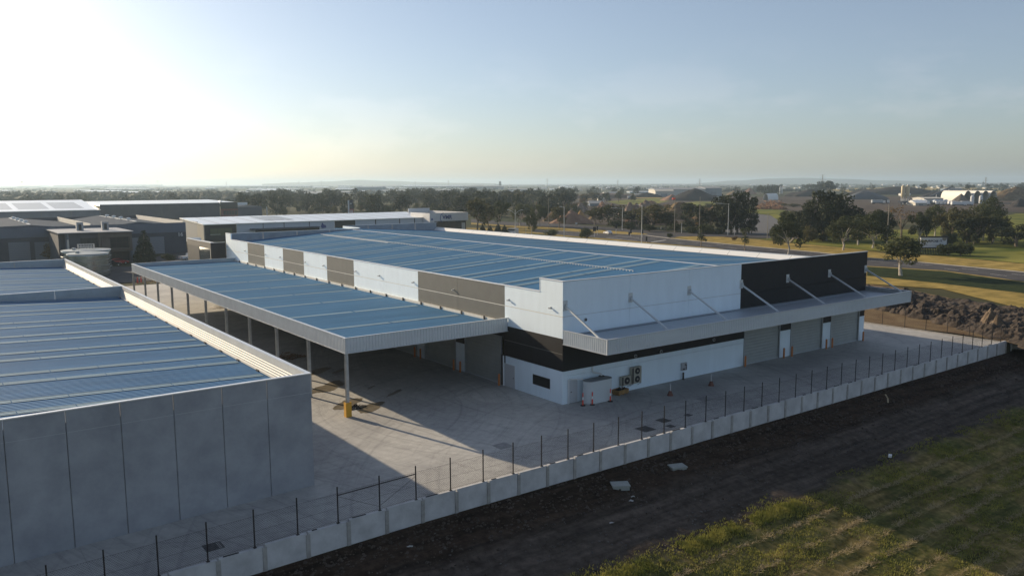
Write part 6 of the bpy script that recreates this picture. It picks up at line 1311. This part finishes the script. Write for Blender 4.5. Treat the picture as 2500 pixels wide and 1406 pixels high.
for k in (.3, .6, .9): q = MB(); q.bar((v.x*k, v.y*k, 0), (v.x*k, v.y*k, 3+10*k-.7), .6); local(q, 'trestle', LAMPG, t)
for px, lb in ((1904, 'thin white silo far off, left of the pair'), (1909, 'thin white silo far off, right of the pair')): p = gp(px, 473); d = depth(p)/FPX; t = thing('silo', lb, 'silo', p); q = MB(); q.lathe([(1.4*d, 0), (1.4*d, 16*d), (.5*d, 17.5*d)], k=10); local(q, 'shell', BWHITE, t); q = MB(); q.lathe([(.6*d, 17.4*d), (.6*d, 18.4*d)], k=8); local(q, 'cap', CAP, t)
# timber pile
for i in range(9):
    px, py = TR.uniform(1850, 1915), TR.uniform(497, 512); rnd = random.Random(i+50); t = thing('timber_stack', 'heap of broken red-brown timber and pallets by the green slope', 'timber heap', gp(px, py), 0, 'timber pile by the green slope'); q = MB()
    for _ in range(70):
        a = rnd.uniform(0, 6.28); dd = math.sqrt(rnd.random()); c = Vector((7*dd*math.cos(a), 4*dd*math.sin(a), max(.2, 5*(1-dd)*rnd.random()))); v = Vector((rnd.gauss(0, 1), rnd.gauss(0, 1), rnd.gauss(0, .3))).normalized()*rnd.uniform(.8, 2.2); q.bar(c-v, c+v, rnd.uniform(.25, .7), .3)
    o = local(q, 'broken_boards', mat('red_timber', (.20, .095, .05), .9, scale=.5, col2=(.46, .30, .19), spec=.05), t); o['kind'] = 'stuff'
# white strip of silage bags
for i in range(5): p = gp(1606+i*9, 480); d = depth(p)/FPX; t = thing('white_container', 'white container in the row under the great stockpile', 'container', p, math.atan2(rt.y, rt.x), 'white containers under the stockpile'); q = MB(); q.box(-3*d, 3*d, 0, 3, .2, 3.6); local(q, 'body', BWHITE, t); q = MB(); q.box(-3*d, 3*d, .2, 2.8, 0, .19); local(q, 'base', BDARK, t)
# ------------------------------------------------------------------ vehicles
def car(p, rz, label, paint, kind='car', group=None, name='parked_car'):
    t = thing(name, label, {'car': 'car', 'ute': 'utility truck', 'van': 'van'}[kind], p, rz, group)
    prof = {'car': [(-2.2, .35), (2.2, .35), (2.25, .75), (1.2, .95), (-2.0, 1.0), (-2.25, .8)], 'ute': [(-2.6, .45), (2.5, .45), (2.55, .95), (1.4, 1.1), (-2.6, 1.1)], 'van': [(-2.6, .4), (2.5, .4), (2.55, 1.0), (2.0, 1.3), (-2.6, 1.3)]}[kind]
    cab = {'car': [(-1.7, 1.0), (1.0, .96), (.35, 1.46), (-1.1, 1.48)], 'ute': [(-.5, 1.1), (1.3, 1.1), (.7, 1.75), (-.4, 1.78)], 'van': [(-2.6, 1.3), (1.9, 1.3), (1.2, 2.3), (-2.6, 2.35)]}[kind]
    q = MB(); q.prism(prof, -.88, .88, 'y'); local(q, 'body', paint, t); q = MB(); q.prism(cab, -.78, .78, 'y'); local(q, 'cabin', paint, t)
    q = MB(); zc = sum(z for _, z in cab)/4; q.prism([(x*.92+.02, zc+(z-zc)*.68) for x, z in cab], -.80, .80, 'y'); local(q, 'side_windows', GLASSG, t)
    q = MB(); a, c = cab[1], cab[2]; q.quad((a[0]+.01, -.68, a[1]+.02), (a[0]+.01, .68, a[1]+.02), (c[0]+.02, .62, c[1]-.05), (c[0]+.02, -.62, c[1]-.05)); local(q, 'windscreen', GLASSG, t)
    for x in (-1.4, 1.4):
        for y in (-.82, .82): q = MB(); q.tube([(x, y-.1, .33), (x, y+.1, .33)], .33, 14); w = local(q, 'wheel', TYRE, t); q = MB(); q.tube([(x, y-.112, .33), (x, y+.112, .33)], .18, 10); local(q, 'rim', STEEL, w)
    for y in (-.62, .62): q = MB(); q.box(2.2, 2.27, y-.18, y+.18, .65, .82); local(q, 'headlight', REFL, t); q = MB(); q.box(-2.62 if kind != 'car' else -2.27, -2.55 if kind != 'car' else -2.2, y-.18, y+.18, .7, .9); local(q, 'tail_light', RED, t)
    return t
car(gp(462, 634), R(20), 'white utility truck in front of the black annex', CARW, 'ute', name='utility_truck'); car(gp(290, 645), R(5), 'dark red car parked by the brown office', CARR); car(gp(272, 650), R(5), 'dark car parked left of the red car', CARD); car(gp(15, 625), R(0), 'dark car at the left edge by the shutters', CARD); car(gp(35, 627), R(0), 'dark car second from the left edge by the shutters', CARD)
car(gp(1250, 572), R(110), 'white delivery van beyond the white parapet', CARW, 'van', name='delivery_van'); car(gp(1484, 572), R(75), 'small white car on the road left of the signals', CARW)
def mixer(px, base, label, group):
    p = gp(px, base); t = thing('mixer_truck', label, 'mixer truck', p, math.atan2(rt.y, rt.x)-R(90), group)
    q = MB(); q.box(-3.5, 3.5, -1.1, 1.1, .8, 1.3); local(q, 'chassis', BDARK, t); q = MB(); q.box(3.55, 5.2, -1.2, 1.2, .7, 3.2); local(q, 'cab', CARW, t); q = MB(); q.tube([(-3.6, 0, 3.4), (-2.4, 0, 3.1), (0, 0, 2.9), (2, 0, 2.7), (3, 0, 2.6)], [.7, 1.35, 1.6, 1.4, .7], 14); local(q, 'drum', mat('mixer_drum', (.42, .46, .50), .5), t)
    for x in (-2.6, -1.4, 3.8):
        for y in (-1.0, 1.0): q = MB(); q.tube([(x, y-.18, .55), (x, y+.18, .55)], .55, 12); local(q, 'wheel', TYRE, t)
for px in (2239, 2249, 2259, 2281, 2290, 2299, 2309): mixer(px, 500, 'white mixer truck in the row before the cream plant building', 'mixer trucks at the plant')
def truck(px, base, label, M, L_=9, rz=0.):
    p = gp(px, base); t = thing('lorry', label, 'lorry', p, math.atan2(rt.y, rt.x)+rz); q = MB(); q.box(-L_/2, L_/2-2.4, -1.25, 1.25, 1.2, 3.6); local(q, 'load_box', M, t); q = MB(); q.box(L_/2-2.3, L_/2, -1.2, 1.2, .7, 3.1); local(q, 'cab', CARW, t); q = MB(); q.box(-L_/2, L_/2, -1, 1, .7, 1.15); local(q, 'chassis', BDARK, t)
    for x in (-L_/2+1, -L_/2+2.2, L_/2-1.2):
        for y in (-1.1, 1.1): q = MB(); q.tube([(x, y-.16, .5), (x, y+.16, .5)], .5, 12); local(q, 'wheel', TYRE, t)
truck(2144, 498, 'grey tanker lorry at the left of the silo yard', mat('tanker_grey', (.36, .40, .43), .4), 12); truck(2158, 497, 'lorry next to the tanker in the silo yard', CARD, 9); truck(2340, 503, 'white lorry below the gravel cone', CARW, 12); truck(2360, 502, 'second white lorry below the gravel cone', CARW, 10); truck(2326, 501, 'pale lorry right of the mixer row', CARW, 8); truck(1540, 486, 'small pale lorry in the dark quarry yard', CARW, 8)

# ------------------------------------------------------------------ air
HZ = bpy.data.materials.new('haze_air'); HZ.use_nodes = True; n = HZ.node_tree; n.nodes.clear(); o = n.nodes.new('ShaderNodeOutputMaterial'); pv = n.nodes.new('ShaderNodeVolumePrincipled')
pv.inputs['Color'].default_value = (.66, .85, 1, 1); pv.inputs['Density'].default_value = .00014; pv.inputs['Anisotropy'].default_value = .35; n.links.new(pv.outputs[0], o.inputs['Volume'])
q = MB(); q.box(-16000, 16000, -16000, 16000, -9, 95); hz = q.build('haze', HZ, off=(0, 0, 0)); hz['kind'] = 'stuff'; hz['label'] = 'pale haze lying over the plain'

# ------------------------------------------------------------------ small groups: tell the members apart by their order in view
def view_x(o):
    p = o.matrix_world.translation if o.parent else o.location; d = Vector(p)-CAM; return d.dot(rt)/max(1e-3, d.dot(fw))
ORD = 'first second third fourth fifth sixth seventh eighth ninth tenth eleventh twelfth thirteenth fourteenth fifteenth sixteenth'.split(); same = {}
for o in COL.objects:
    if o.parent is None and o.get('category') and o.get('group'): same.setdefault((o['group'], o['label']), []).append(o)
for (g_n, lb), os_ in same.items():
    if 1 < len(os_) <= 16:
        for i, o in enumerate(sorted(os_, key=view_x)): o['label'] = f'{lb}, {ORD[i]} from the left'
